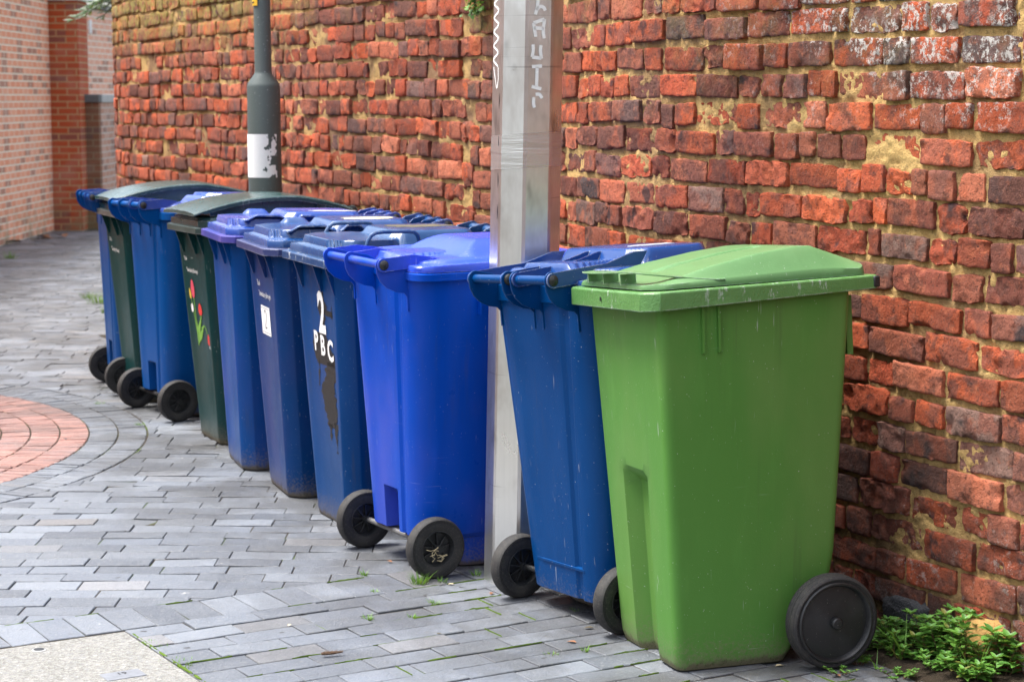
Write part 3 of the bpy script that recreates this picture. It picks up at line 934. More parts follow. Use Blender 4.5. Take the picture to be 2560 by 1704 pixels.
def build_wall():
    rg = np.random.default_rng(11)
    Vs, Fs, Ms, C1, C2 = [], [], [], [], []
    n0 = 0
    def emit(s, z, d, F, mi, rndc, zone):
        nonlocal n0
        Vs.append(wall_map(s, z + course_dz(s), d)); Fs.append(np.asarray(F) + n0); Ms.append(np.full(len(F), mi)); C1.append(rndc); C2.append(zone)
        n0 += len(s)
    def zones(s, z, right):
        # where lime bloom, lichen and damp have settled on this wall (stains of their own)
        eff = np.clip((z - 1.30) / .42, 0, 1) * np.clip((3.9 - s) / 1.4, 0, 1) if right else np.clip((z - 2.0) / .4, 0, 1) * .35
        eff = eff + .8 * np.clip((.55 - z) / .5, 0, 1) * np.clip((3.4 - s) / 1, 0, 1)
        lich = np.clip((z - 1.72) / .35, 0, 1) * np.clip((s - 6.6) / 2.2, 0, 1) if not right else np.clip((z - 1.4) / .5, 0, 1) * (.22 + .5 * (fbm(s * 1.1, z * 1.5, seed=61) > .1))
        damp = np.clip((.85 - z) / .8, 0, 1)
        return np.column_stack([eff * np.ones_like(s), lich * np.ones_like(s), damp * np.ones_like(s)])
    for right in (True, False):
        p = .0915 if right else .0868
        s0, s1 = (0.0, S_JOINT) if right else (S_JOINT, S_END)
        rows = int(WALL_H / p) + 1
        for r in range(rows):
            zc = -.02 + (r + .5) * p
            hb = (p - (.0135 if right else .0125))
            tooth = (r % 2) * .075 + rg.uniform(-.03, .03)
            a = s0 + (rg.uniform(-.1, 0) if right else tooth)
            end = s1 + (tooth if right else 0)
            jr = .012 if right else .008
            mode = rg.random()
            while a < end - .03:
                u = rg.random()
                header = u < (.38 if right else .58)
                L = rg.uniform(.100, .118) if header else rg.uniform(.195, .232)
                if rg.random() < .06: L = rg.uniform(.05, .08)
                if a + L > end: L = max(.04, end - a)
                far = a > 6.5
                res = .0072 if 1.5 < a < 4.5 else (.0125 if a < 6.5 else .02)
                nx = max(5, int(L / res)); nz = max(5, int(hb / res))
                au = np.concatenate([[-1, -1], np.linspace(-.965, .965, nx), [1, 1]])
                bu = np.concatenate([[-1, -1], np.linspace(-.93, .93, nz), [1, 1]])
                A, B = np.meshgrid(au, bu); A = A.ravel().copy(); B = B.ravel().copy()
                NX = len(au); NZ = len(bu)
                ii, jj = np.meshgrid(np.arange(NX), np.arange(NZ)); ii = ii.ravel(); jj = jj.ravel()
                outer = (ii == 0) | (ii == NX - 1) | (jj == 0) | (jj == NZ - 1)
                edge = ((ii == 1) | (ii == NX - 2) | (jj == 1) | (jj == NZ - 2)) & ~outer
                ero = rg.random()
                worn = ero > .72
                hj = hb * rg.uniform(.88, 1.06); tilt = rg.normal(0, .020)
                cr = rg.uniform(.10, .24) if worn else rg.uniform(.03, .12)
                A2 = A * (1 - cr * np.abs(B) ** 4 * .35 * .07 / max(L, .07)); B2 = B * (1 - cr * np.abs(A) ** 6)
                s = a + L / 2 + A2 * L / 2
                z = zc + rg.normal(0, .0034) + B2 * hj / 2 + tilt * A * L / 2
                sd_ = int(rg.integers(0, 9999))
                wob = .0075 if worn else .0042
                s = s + wob * fbm(s * 36 + sd_, z * 36, seed=1, oct=3); z = z + wob * fbm(s * 36, z * 36 + sd_, seed=2, oct=3)
                prot = rg.normal(.0035, .0042) - (.006 * (ero - .72) / .28 if worn else 0)
                rough = (.0075 if worn else .0030)
                d = prot + rough * fbm(s * 42 + sd_, z * 42, seed=3, oct=4) + rough * .8 * fbm(s * 14, z * 14 + sd_, seed=4, oct=2)
                chip = fbm(s * 20 + sd_ * 1.7, z * 20, seed=6, oct=3)
                d = d - (.016 if worn else .010) * sstep((chip - .25) / .35) * np.clip((np.maximum(np.abs(A), np.abs(B)) - .45) / .5, 0, 1)
                d = d + rg.normal(0, .012) * (A * L / 2) * 1.0
                d = np.where(edge, d - .0022 - .003 * (worn), d)
                d = np.where(outer, -.028, d)
                F = [(j * NX + i, j * NX + i + 1, (j + 1) * NX + i + 1, (j + 1) * NX + i) for j in range(NZ - 1) for i in range(NX - 1)]
                n = len(s)
                # colour key of the brick: r picks the fired colour, g lightness, b pattern offset
                if right:
                    bias = .22 + .38 * np.clip((zc - 1.35) / .5, 0, 1) * np.clip((4.2 - a) / 1.5, 0, 1)
                else:
                    bias = .10
                key = rg.random()
                key = key * (1 - bias) if rg.random() > bias else .6 + .4 * rg.random()
                rc = np.tile([[key, rg.random(), rg.random()]], (n, 1))
                emit(s, z, d, F, 0, rc, zones(s, z, right))
                a += L + jr * rg.uniform(.5, 1.5)
    # mortar bed behind and between
    for (sa, sb, step) in ((0, 1.5, .012), (1.5, 4.6, .0066), (4.6, 7.0, .012), (7.0, S_END, .02)):
        ns = int((sb - sa) / step) + 1; nz = int(WALL_H / step) + 1
        S, Z = np.meshgrid(np.linspace(sa, sb, ns), np.linspace(-.03, WALL_H, nz)); s = S.ravel(); z = Z.ravel()
        rt = s < S_JOINT
        d = np.where(rt, -.0082, -.0075) + np.where(rt, .0080, .0080) * fbm(s * 24, z * 36, seed=21, oct=4) + .004 * np.clip(fbm(s * 6, z * 6, seed=23, oct=2), -.9, .5) + .0035 * fbm(s * 85, z * 85, seed=25, oct=2)
        F = (np.arange(nz - 1)[:, None] * ns + np.arange(ns - 1)[None, :]).ravel()
        F = np.column_stack([F, F + 1, F + ns + 1, F + ns])
        rc = np.column_stack([rt * 1.0, np.clip(fbm(s * 1.3, z * 2.0, seed=31) * .5 + .5, 0, 1), fbm(s * 9, z * 9, seed=33) * .5 + .5])
        zz = np.where(rt[:, None], zones(s, z, True), zones(s, z, False))
        Vs.append(wall_map(s, z, d)); Fs.append(F + n0); Ms.append(np.full(len(F), 1)); C1.append(rc); C2.append(zz); n0 += len(s)
    # back and top of the wall
    ns = 120; s = np.linspace(0, S_END, ns)
    q = [wall_map(s, np.full(ns, zz), np.full(ns, dd)) for zz, dd in ((WALL_H, -.012), (WALL_H + .03, -.05), (WALL_H + .03, -.34), (-.03, -.34))]
    V = np.concatenate(q); F = np.array([(j * ns + i, j * ns + i + 1, (j + 1) * ns + i + 1, (j + 1) * ns + i) for j in range(3) for i in range(ns - 1)])
    Vs.append(V); Fs.append(F + n0); Ms.append(np.full(len(F), 1)); C1.append(np.tile([[0, .4, .5]], (len(V), 1))); C2.append(np.zeros((len(V), 3))); n0 += len(V)
    V = np.concatenate(Vs); F = np.concatenate(Fs); Mx = np.concatenate(Ms)
    return V, F, Mx, np.concatenate(C1), np.concatenate(C2)

def brick_material():
    n = N('old red brick'); p = n.pos()
    c = n.sep(n.attr('key')); zz = n.sep(n.attr('stain'))
    off = n.math('MULTIPLY', c[2], 37)
    comb = n.nd('ShaderNodeCombineXYZ', 0, {0: off, 1: off, 2: off})
    pv = n.nd('ShaderNodeVectorMath', 0, {0: p, 1: comb}, operation='ADD')
    col = n.ramp(c[0], [(0, (.44, .078, .022)), (.2, (.53, .110, .040)), (.38, (.40, .070, .028)), (.52, (.48, .15, .08)), (.62, (.22, .055, .032)), (.74, (.20, .080, .056)), (.86, (.145, .072, .062)), (.95, (.27, .16, .125)), (1, (.07, .046, .046))])
    lum = n.math('ADD', .62, n.math('MULTIPLY', c[1], .72))
    # most bricks fired unevenly: a second colour runs across part of each face
    key2 = n.math('FRACT', n.math('ADD', c[0], n.math('ADD', .28, n.math('MULTIPLY', c[1], .45))))
    colb = n.ramp(key2, [(0, (.42, .085, .032)), (.3, (.50, .15, .075)), (.5, (.25, .062, .036)), (.68, (.17, .075, .058)), (.84, (.34, .11, .07)), (1, (.085, .050, .048))])
    fb = n.noise(pv, 7.5, 4, .62)
    col = n.mix(n.math('MULTIPLY', n.step(fb, .48, .57), .62), col, colb)
    col = n.mix(1.0, col, n.nd('ShaderNodeCombineColor', 0, {0: lum, 1: lum, 2: lum}), 'MULTIPLY')
    f = n.noise(pv, 13, 5, .68)
    col = n.mix(n.math('MULTIPLY', n.step(f, .52, .64), .7), col, (.11, .040, .028))
    f2 = n.noise(pv, 22, 5, .7, dist=.6)
    col = n.mix(n.math('MULTIPLY', n.step(f2, .54, .72), .5), col, (.56, .17, .075))
    f3 = n.noise(p, 95, 4, .7)
    col = n.mix(n.math('MULTIPLY', n.step(f3, .5, .75), .38), col, (.40, .17, .10))
    pit = n.noise(pv, 120, 3, .7)
    col = n.mix(n.math('MULTIPLY', n.step(pit, .56, .66), .7), col, (.055, .022, .016))
    # burnt headers
    f4 = n.noise(pv, 9, 3, .5)
    col = n.mix(n.math('MULTIPLY', n.step(f4, .63, .72), .8), col, (.022, .020, .024))
    # lime bloom
    e = n.noise(p, 42, 6, .82); e2 = n.noise(p, 6.0, 3, .5)
    em = n.math('MULTIPLY', n.step(n.math('ADD', e, n.math('MULTIPLY', zz[0], .06)), .565, .605), n.step(n.math('ADD', e2, n.math('MULTIPLY', zz[0], .17)), .50, .66))
    em = n.math('MULTIPLY', em, n.math('MULTIPLY', zz[0], 1.2, clamp=True))
    # lichen, yellow green
    l1 = n.noise(p, 24, 5, .7); l2 = n.noise(n.map(p, (1, 1, .5)), 4.2, 3, .6)
    lm = n.math('MULTIPLY', n.step(l1, .36, .56), n.step(n.math('ADD', l2, n.math('MULTIPLY', zz[1], .22)), .46, .60))
    lm = n.math('MULTIPLY', lm, n.math('MULTIPLY', zz[1], 1.1, clamp=True))
    col = n.mix(n.math('MULTIPLY', lm, .72), col, n.mix(l1, (.24, .20, .035), (.46, .40, .10)))
    so = n.math('MULTIPLY', n.step(n.noise(p, 9, 5, .7), .50, .60), n.math('MULTIPLY', zz[0], .75, clamp=True))
    col = n.mix(so, col, (.055, .046, .045))
    col = n.mix(n.math('MULTIPLY', em, .85), col, (.62, .60, .56))
    # damp foot of the wall: dark algae in blotches, wet shine
    dn = n.noise(p, 5.5, 4, .6)
    dm = n.math('MULTIPLY', zz[2], n.step(dn, .36, .62))
    col = n.mix(n.math('MULTIPLY', dm, .72), col, (.035, .013, .008))
    ro = n.math('SUBTRACT', .88, n.math('MULTIPLY', dm, .5))
    h = n.math('ADD', n.math('MULTIPLY', n.noise(p, 85, 6, .8), 1.2), n.math('ADD', n.math('MULTIPLY', n.noise(pv, 230, 3, .6), .35), n.math('MULTIPLY', n.step(n.noise(pv, 34, 5, .75), .38, .55), .45)))
    n.set(color=col, rough=ro, normal=n.bump(h, .009, .95), spec=.35)
    return n.m

def mortar_material():
    n = N('sandy lime mortar'); p = n.pos()
    c = n.sep(n.attr('key')); zz = n.sep(n.attr('stain'))
    f = n.noise(p, 16, 5, .7)
    yel = n.mix(f, (.56, .33, .11), (.86, .60, .25))
    brn = n.mix(f, (.20, .095, .05), (.44, .28, .15))
    pk = n.noise(p, 3.2, 4, .6)
    rt = n.math('ADD', n.math('MULTIPLY', c[0], .40), n.math('MULTIPLY', n.step(pk, .40, .56), .85), clamp=True)
    col = n.mix(rt, brn, yel)
    g2 = n.noise(p, 150, 4, .8)
    col = n.mix(n.math('MULTIPLY', n.step(g2, .55, .75), .45), col, (.60, .50, .33))
    col = n.mix(n.math('MULTIPLY', n.step(g2, .46, .30), .65), col, (.11, .07, .035))
    gq = n.noise(p, 38, 5, .75)
    col = n.mix(n.math('MULTIPLY', n.step(gq, .52, .66), .5), col, (.20, .125, .06))
    l = n.noise(p, 9, 4, .65)
    lm = n.math('MULTIPLY', n.step(l, .48, .66), n.math('MULTIPLY', zz[1], n.math('SUBTRACT', .75, n.math('MULTIPLY', c[0], .5)), clamp=True))
    col = n.mix(lm, col, (.27, .24, .05))
    dm = n.math('MULTIPLY', zz[2], n.step(n.noise(p, 5.5, 4, .6), .40, .62))
    col = n.mix(n.math('MULTIPLY', dm, .75), col, (.035, .024, .014))
    h = n.math('ADD', n.noise(p, 55, 6, .75), n.math('MULTIPLY', n.noise(p, 210, 3, .7), .5))
    n.set(color=col, rough=.95, normal=n.bump(h, .020, 1.0), spec=.2)
    return n.m

V, F, Mx, c1, c2 = build_wall()
me = bpy.data.meshes.new('brick_wall')
me.vertices.add(len(V)); me.vertices.foreach_set('co', V.ravel())
me.loops.add(len(F) * 4); me.loops.foreach_set('vertex_index', F.ravel().astype(np.int32))
me.polygons.add(len(F)); me.polygons.foreach_set('loop_start', np.arange(0, len(F) * 4, 4, dtype=np.int32))
me.materials.append(brick_material()); me.materials.append(mortar_material())
me.polygons.foreach_set('material_index', Mx.astype(np.int32))
me.polygons.foreach_set('use_smooth', np.ones(len(F), bool))
for nm, arr in (('key', c1), ('stain', c2)):
    a = me.attributes.new(nm, 'FLOAT_COLOR', 'POINT')
    a.data.foreach_set('color', np.column_stack([arr, np.ones(len(arr))]).astype(np.float32).ravel())
me.update(calc_edges=True); me.validate(); me.set_sharp_from_angle(angle=R(48))
wall = bpy.data.objects.new('brick_wall', me); COL.objects.link(wall)
tag(wall, 'long weathered red brick wall with sandy mortar, behind the row of bins', 'wall')

def lump(name, s, z, sx, sz, depth, seed, mat, parent=None):
    """a rough stone bedded in the foot of the wall"""
    th = np.linspace(0, math.pi, 14); ph = np.linspace(0, 2 * math.pi, 26, endpoint=False)
    rings = []
    for t in th:
        x = np.sin(t) * np.cos(ph); y = np.full_like(x, math.cos(t)) if False else np.sin(t) * np.sin(ph); w = np.full_like(x, math.cos(t))
        k = 1 + .34 * fbm(x * 1.8 + seed, y * 1.8, w * 1.8, seed=seed, oct=5)
        ex = lambda q: np.sign(q) * np.abs(q) ** .6
        rings.append(wall_map(s + sx * ex(x) * k, z + sz * ex(y) * k, -.02 + depth * ex(w) * k))
    g = G(); g.loft(rings)
    return mk(name, g, mat, parent, angle=60, recalc=True)
def s_at(y): return float(np.interp(y, WP[:, 1], WS))
m_stone = flat('yellow sandstone', (.40, .23, .07), .9, .5, 22, bump=.006)
m_flint = flat('dark flint', (.035, .036, .04), .7, .5, 25, bump=.006)
lump('footing_stone', s_at(5.29), .075, .085, .075, .075, 3, m_stone, wall)
lump('footing_stone', s_at(5.58), .085, .10, .045, .05, 7, m_flint, wall)

# ------------------------------------------------------------------ paving
CX, CY, RR, RG = -4.03, 8.70, 2.11, 2.375
UB = R(30.6); ub = np.array((math.cos(UB), math.sin(UB))); vb = np.array((-math.sin(UB), math.cos(UB)))
PB = np.array((-1.065, 5.981))         # a point on the line where the two bonds meet
SLAB = np.array((-1.124, 5.666))

def clip(poly, p, nrm):
    """keep the side of the line through p where (q-p).nrm >= 0"""
    out = []
    m = len(poly)
    for i in range(m):
        a, b = poly[i], poly[(i + 1) % m]
        da, db = np.dot(a - p, nrm), np.dot(b - p, nrm)
        if da >= 0: out.append(a)
        if (da >= 0) != (db >= 0): out.append(a + (b - a) * (da / (da - db)))
    return out

pav = {'V': [], 'F': [], 'C': [], 'n': 0}
prg = np.random.default_rng(3)
def paver(poly, key, jit=True, gap=.0015):
    if len(poly) < 3: return
    P = np.array(poly); c = P.mean(0)
    area = .5 * abs(np.dot(P[:, 0], np.roll(P[:, 1], 1)) - np.dot(P[:, 1], np.roll(P[:, 0], 1)))
    if area < .0006: return
    far = c[1] > 12.5
    m = len(P)
    if np.dot(P[:, 0], np.roll(P[:, 1], -1)) - np.dot(P[:, 1], np.roll(P[:, 0], -1)) < 0: P = P[::-1].copy()
    keep = [i for i in range(m) if np.linalg.norm(P[i] - P[i - 1]) > .006]
    P = P[keep]; m = len(P)
    if m < 3: return
    def inset(w):
        E = np.roll(P, -1, 0) - P; E /= np.linalg.norm(E, axis=1)[:, None]
        nI = np.column_stack([-E[:, 1], E[:, 0]])
        out = []
        for i in range(m):
            a, b = nI[i - 1], nI[i]; k = 1 + np.dot(a, b)
            out.append(P[i] + (a + b) / max(k, .35) * w)
        return np.array(out)
    mid = inset(gap); top = inset(gap + .0022)
    h = float(np.clip(prg.normal(.0005, .0015), -.001, .004)) if jit else 0
    tx, ty = prg.normal(0, .013, 2) if jit else (0, 0)
    def zz(q, o): return h + o + (q[:, 0] - c[0]) * tx + (q[:, 1] - c[1]) * ty
    V = np.concatenate([np.column_stack([mid, np.full(m, -.03)]), np.column_stack([mid, zz(mid, -.0022)]), np.column_stack([top, zz(top, 0)])])
    n = pav['n']
    for l in range(2):
        for i in range(m):
            j = (i + 1) % m; pav['F'].append((n + l * m + i, n + l * m + j, n + (l + 1) * m + j, n + (l + 1) * m + i))
    pav['F'].append(tuple(n + 2 * m + i for i in range(m)))
    pav['V'].append(V); pav['C'].append(np.tile([[key, prg.random(), prg.random()]], (len(V), 1))); pav['n'] += len(V)

def wall_x(y): return float(np.interp(y, WP[:, 1], WP[:, 0]))
wall_n = np.array((-.88, -.475))
def grey():
    u = prg.random()
    return .06 + .23 * prg.random() if u < .95 else (.30 + .04 * prg.random())
# bond A: courses run across the path
P105, L215 = .1055, .2165
row = 0
y = 5.0
while y < 23.2:
    off = prg.uniform(0, L215)
    x = -5.34 + off - L215
    xm = wall_x(y) if y < 13 else wall_x(min(y, 15.5)) + .3
    while x < xm:
        L = L215
        gy = .0016 + .0012 * prg.random()
        poly = [np.array(q) for q in ((x, y + gy), (x + L, y + gy), (x + L, y + P105 - gy), (x, y + P105 - gy))]
        # small undulation of the courses
        poly = [q + np.array((0, .010 * math.sin(q[0] * 1.9 + y * .6))) for q in poly]
        c = sum(poly) / 4
        x += L
        if c[0] < -.30 * c[1] - 1.2: continue
        if abs(c[0]) > .29 * c[1] + .7: continue
        poly = clip(poly, PB, vb)
        v = c - np.array((CX, CY)); rr = np.linalg.norm(v)
        if rr < RG + .25 and len(poly) > 2:
            poly = clip(poly, np.array((CX, CY)) + v / rr * (RG + .004), v / rr)
        if len(poly) < 3: continue
        if y < 13: poly = clip(poly, np.array((wall_x(c[1]), c[1])) + wall_n * .20, wall_n)
        paver(poly, grey())
    y += P105; row += 1
# bond B: border course and running bond parallel to it
for i in range(-16, 26):
    a = PB + ub * (i * .1085) - vb * .2165
    poly = [a, a + ub * .1085, a + ub * .1085 + vb * .2165, a + vb * .2165]
    c = sum(poly) / 4
    poly = clip(poly, np.array((wall_x(c[1]), c[1])) + wall_n * .22, wall_n)
    paver(poly, grey())
for r_ in range(0, 22):
    v0 = -.2165 - (r_ + 1) * P105
    off = (r_ % 2) * L215 / 2 + prg.uniform(-.035, .035)
    for i in range(-12, 22):
        a = PB + ub * (i * L215 + off) + vb * v0
        gy = vb * (.0014 + .001 * prg.random())
        poly = [a + gy, a + ub * L215 + gy, a + ub * L215 + vb * P105 - gy, a + vb * P105 - gy]
        c = sum(poly) / 4
        if c[1] < 3.4: continue
        # leave the concrete slab free
        rel = c - SLAB
        ds = np.dot(rel, ub)
        if ds < .12 and len(poly) > 2: poly = clip(poly, SLAB, ub)
        if len(poly) < 3: continue
        poly = clip(poly, np.array((wall_x(c[1]), c[1])) + wall_n * .23, wall_n)
        paver(poly, grey())
# round feature: brick-on-edge rings, red inside two grey
for k in range(9):
    r1 = RG - k * .1325 - .002; r0 = r1 - .1285
    red = k >= 2
    st = .0275 / r1
    a = R(-78)
    while a < R(80):
        q = [(r0, a), (r1, a), (r1, a + st), (r0, a + st)]
        poly = [np.array((CX + rr * math.cos(t), CY + rr * math.sin(t))) for rr, t in q]
        if poly[0][0] > -3.45:
            paver(poly, (.70 + .22 * prg.random()) if red else grey(), gap=.0014)
        a += st

def paver_material():
    n = N('blue grey brick pavers'); p = n.pos()
    c = n.sep(n.attr('key'))
    col = n.ramp(c[0], [(.0, (.100, .116, .145)), (.12, (.138, .157, .190)), (.29, (.178, .199, .232)), (.36, (.20, .185, .178)), (.69, (.33, .145, .112)), (.80, (.40, .195, .158)), (.95, (.36, .185, .155))])
    lum = n.math('ADD', .62, n.math('MULTIPLY', c[1], .46))
    col = n.mix(1.0, col, n.nd('ShaderNodeCombineColor', 0, {0: lum, 1: lum, 2: lum}), 'MULTIPLY')
    f = n.noise(p, 3.4, 4, .6)
    col = n.mix(n.math('MULTIPLY', n.step(f, .45, .75), .35), col, (.20, .216, .24))
    b = n.noise(p, 1.1, 4, .6)
    col = n.mix(n.math('MULTIPLY', n.step(b, .5, .7), .22), col, (.10, .10, .10))
    s = n.noise(p, 75, 5, .8)
    col = n.mix(n.math('MULTIPLY', n.step(s, .52, .68), .4), col, (.34, .335, .31))
    pit = n.noise(p, 140, 3, .7)
    col = n.mix(n.math('MULTIPLY', n.step(pit, .60, .70), .6), col, (.07, .07, .07))
    sp = n.noise(p, 17, 2, .5)
    col = n.mix(n.math('MULTIPLY', n.step(sp, .725, .745), .85), col, (.02, .02, .02))
    dr = n.noise(p, 11, 4, .65)
    col = n.mix(n.math('MULTIPLY', n.step(dr, .72, .735), .75), col, (.62, .62, .58))
    x = n.sep(p)
    # grit washed out from the foot of the wall
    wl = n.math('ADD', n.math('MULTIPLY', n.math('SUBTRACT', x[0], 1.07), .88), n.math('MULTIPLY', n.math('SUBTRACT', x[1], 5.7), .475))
    gm = n.math('MULTIPLY', n.step(wl, -1.0, -.25), n.step(n.noise(p, 6, 5, .75), .44, .62))
    gr = n.noise(p, 210, 4, .85)
    col = n.mix(n.math('MULTIPLY', gm, n.math('MULTIPLY', n.step(gr, .48, .62), .75)), col, (.34, .28, .19))
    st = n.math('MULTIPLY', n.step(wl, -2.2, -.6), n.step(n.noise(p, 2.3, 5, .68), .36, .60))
    col = n.mix(n.math('MULTIPLY', st, .68), col, (.045, .043, .040))  # patchy darkening toward the wall, painted as contact shade around the bins
    sd2 = n.noise(p, 27, 5, .72)
    col = n.mix(n.math('MULTIPLY', n.step(sd2, .54, .70), .35), col, (.075, .073, .07))
    ro = n.math('ADD', .30, n.math('MULTIPLY', n.noise(p, 8, 4, .6), .35))
    h = n.math('ADD', n.noise(p, 120, 4, .7), n.math('MULTIPLY', n.noise(p, 14, 3, .6), 1.2))
    n.set(color=col, rough=ro, normal=n.bump(h, .0045, .9), spec=.5)
    return n.m
g = G(); g.V = pav['V']; g.F = pav['F']; g.M = [0] * len(pav['F'])
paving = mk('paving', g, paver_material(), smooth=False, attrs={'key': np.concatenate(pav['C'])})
tag(paving, 'blue grey block paving with a round red brick feature', 'paving', kind='structure')

def joint_material():
    n = N('mossy joint soil'); p = n.pos()
    f = n.noise(p, 30, 4, .7)
    col = n.mix(f, (.018, .016, .013), (.075, .062, .045))
    m = n.noise(p, 2.6, 5, .7)
    col = n.mix(n.math('MULTIPLY', n.step(m, .53, .62), .85), col, n.mix(f, (.035, .06, .008), (.09, .15, .015)))
    n.set(color=col, rough=.95, normal=n.bump(n.noise(p, 160, 4, .8), .006, .8), spec=.2)
    return n.m
g = G(); g.add([(-60, -25, -.0040), (60, -25, -.0040), (60, 90, -.0040), (-60, 90, -.0040)], [(0, 1, 2, 3)])
tag(mk('ground', g, joint_material(), smooth=False), 'dark mossy soil showing between the pavers', 'ground', kind='structure')
# soil bank along the foot of the wall
s_ = np.linspace(.3, s_at(11.0), 220); rows_ = []
for d, z in ((.30, -.012), (.24, .001), (.17, .010), (.09, .018), (.0, .028), (-.03, .03)):
    zz = z + .010 * fbm(s_ * 9, np.full_like(s_, d * 20), seed=41)
    rows_.append(wall_map(s_, zz, np.full_like(s_, d) + .02 * fbm(s_ * 7, np.full_like(s_, d * 9), seed=43)))
g = G(); g.loft(rows_, False, False, closed=False)
def soil_material():
    n = N('damp soil'); p = n.pos()
    f = n.noise(p, 40, 5, .8)
    col = n.mix(f, (.012, .010, .008), (.085, .062, .040))
    n.set(color=col, rough=.95, normal=n.bump(n.noise(p, 90, 5, .8), .012, 1.0), spec=.2)
    return n.m
tag(mk('soil_strip', g, soil_material(), recalc=False), 'strip of damp soil between the paving and the brick wall', 'soil', kind='structure')

# moss lines in the joints of the near paving: one growth nobody could count
mg = G(); mr = np.random.default_rng(77)
def moss(p, d, L, w):
    n_ = max(4, int(L / .012)); t = np.linspace(0, L, n_); pr_ = np.array((-d[1], d[0]))
    ww = w * (.45 + .55 * mr.random(n_)) * np.sin(np.linspace(.12, math.pi - .12, n_)) ** .5
    V = []
    for k, (q, z) in enumerate(((-1, -.001), (-.35, .0022), (.35, .0026), (1, -.001))):
        c = p[None, :] + t[:, None] * d[None, :] + pr_[None, :] * (q * ww + mr.normal(0, w * .12, n_))[:, None]
        V.append(np.column_stack([c, np.full(n_, z) + (mr.normal(0, .0007, n_) if k in (1, 2) else 0)]))
    mg.loft([np.array(v) for v in V], False, False, closed=False)
for r_ in range(0, 15):
    v0 = -.2165 - r_ * P105
    for i in range(9):
        u0 = mr.uniform(-.9, 1.9); p = PB + ub * u0 + vb * v0
        if p[0] > wall_x(p[1]) - .35 or (np.dot(p - SLAB, ub) < .02): continue
        if mr.random() < .62: moss(p, ub, mr.uniform(.03, .16), mr.uniform(.0016, .0034))
        else: moss(p, -vb, .1, mr.uniform(.0014, .0026))
for i in range(14): moss(PB + ub * mr.uniform(-.6, 1.1), ub, mr.uniform(.04, .18), mr.uniform(.002, .004))
for i in range(12): moss(SLAB + ub * .006 - vb * mr.uniform(.02, .7), -vb, mr.uniform(.03, .10), mr.uniform(.004, .008))
nm_ = N('joint moss'); pm_ = nm_.pos()
fm_ = nm_.noise(pm_, 140, 4, .75)
nm_.set(color=nm_.mix(fm_, (.03, .06, .010), (.14, .22, .03)), rough=.95, normal=nm_.bump(fm_, .004, 1.0), spec=.15)
tag(mk('moss', mg, nm_.m), 'green moss lining the joints of the near paving', 'moss', kind='stuff')

# concrete slab, bottom left
def slab_material():
    n = N('exposed aggregate concrete'); p = n.pos()
    v = n.nd('ShaderNodeTexVoronoi', 1, {'Vector': p, 'Scale': 150.0})
    vs = n.sep(v)
    col = n.ramp(vs[0], [(0, (.12, .118, .108)), (.3, (.19, .188, .175)), (.6, (.24, .238, .22)), (.85, (.17, .175, .18)), (1, (.30, .298, .28))])
    f = n.noise(p, 60, 5, .8); col = n.mix(n.step(f, .5, .75), col, (.13, .125, .11))
    col = n.mix(n.math('MULTIPLY', n.step(n.noise(p, 200, 3, .7), .60, .7), .6), col, (.12, .11, .10))
    h = n.nd('ShaderNodeTexVoronoi', 0, {'Vector': p, 'Scale': 150.0})
    n.set(color=col, rough=.85, normal=n.bump(n.math('ADD', h, f), .004, .7))
    return n.m
g = G()
U = ub; Vd = -vb
c = SLAB
def slab_ring(ins, z):
    pts = [c + U * (-ins) + Vd * ins, c + U * (-ins) + Vd * 2.2, c - U * 1.9 + Vd * 2.2, c - U * 1.9 + Vd * ins]
    return np.array([(q[0], q[1], z) for q in pts])
g.loft([slab_ring(.004, -.03), slab_ring(.004, -.002), slab_ring(.010, .004)])
sl = mk('concrete_slab', g, slab_material(), smooth=False, recalc=True)
tag(sl, 'beige exposed aggregate concrete access cover set in the grey paving', 'access cover')
# round lifting hole with worn pale edge, and the sunk metal marker
def disc(name, x, y, r, z0, z1, mat, parent, n=20):
    g = G(); g.lathe_z([(z0, r), (z1, r), (z1 + .0004, r * .8)], n, cx=x, cy=y); return mk(name, g, mat, parent)
hp = c - U * .285 + Vd * .075
disc('lifting_eye', hp[0], hp[1], .020, -.001, .0052, M_ZINC, sl)
disc('lifting_eye_hole', hp[0] - .001, hp[1] + .004, .015, .0, .0060, M_BLACK, sl)
g = G(); mpt = c + Vd * .43 - U * .165
g.box((mpt[0], mpt[1], .0045), (.11, .07, .004), UB); mk('metal_marker', g, flat('dull grey metal', (.16, .17, .19), .5, .4, 60), sl, bevel=.002)
V, F = text_geo('19', .03, 1.0)
ca, sa = math.cos(UB), math.sin(UB)
g = G(); g.add(np.column_stack([mpt[0] + V[:, 0] * ca - V[:, 1] * sa, mpt[1] + V[:, 0] * sa + V[:, 1] * ca, np.full(len(V), .0072)]), F); mk('marker_digits', g, M_INK, sl, smooth=False)

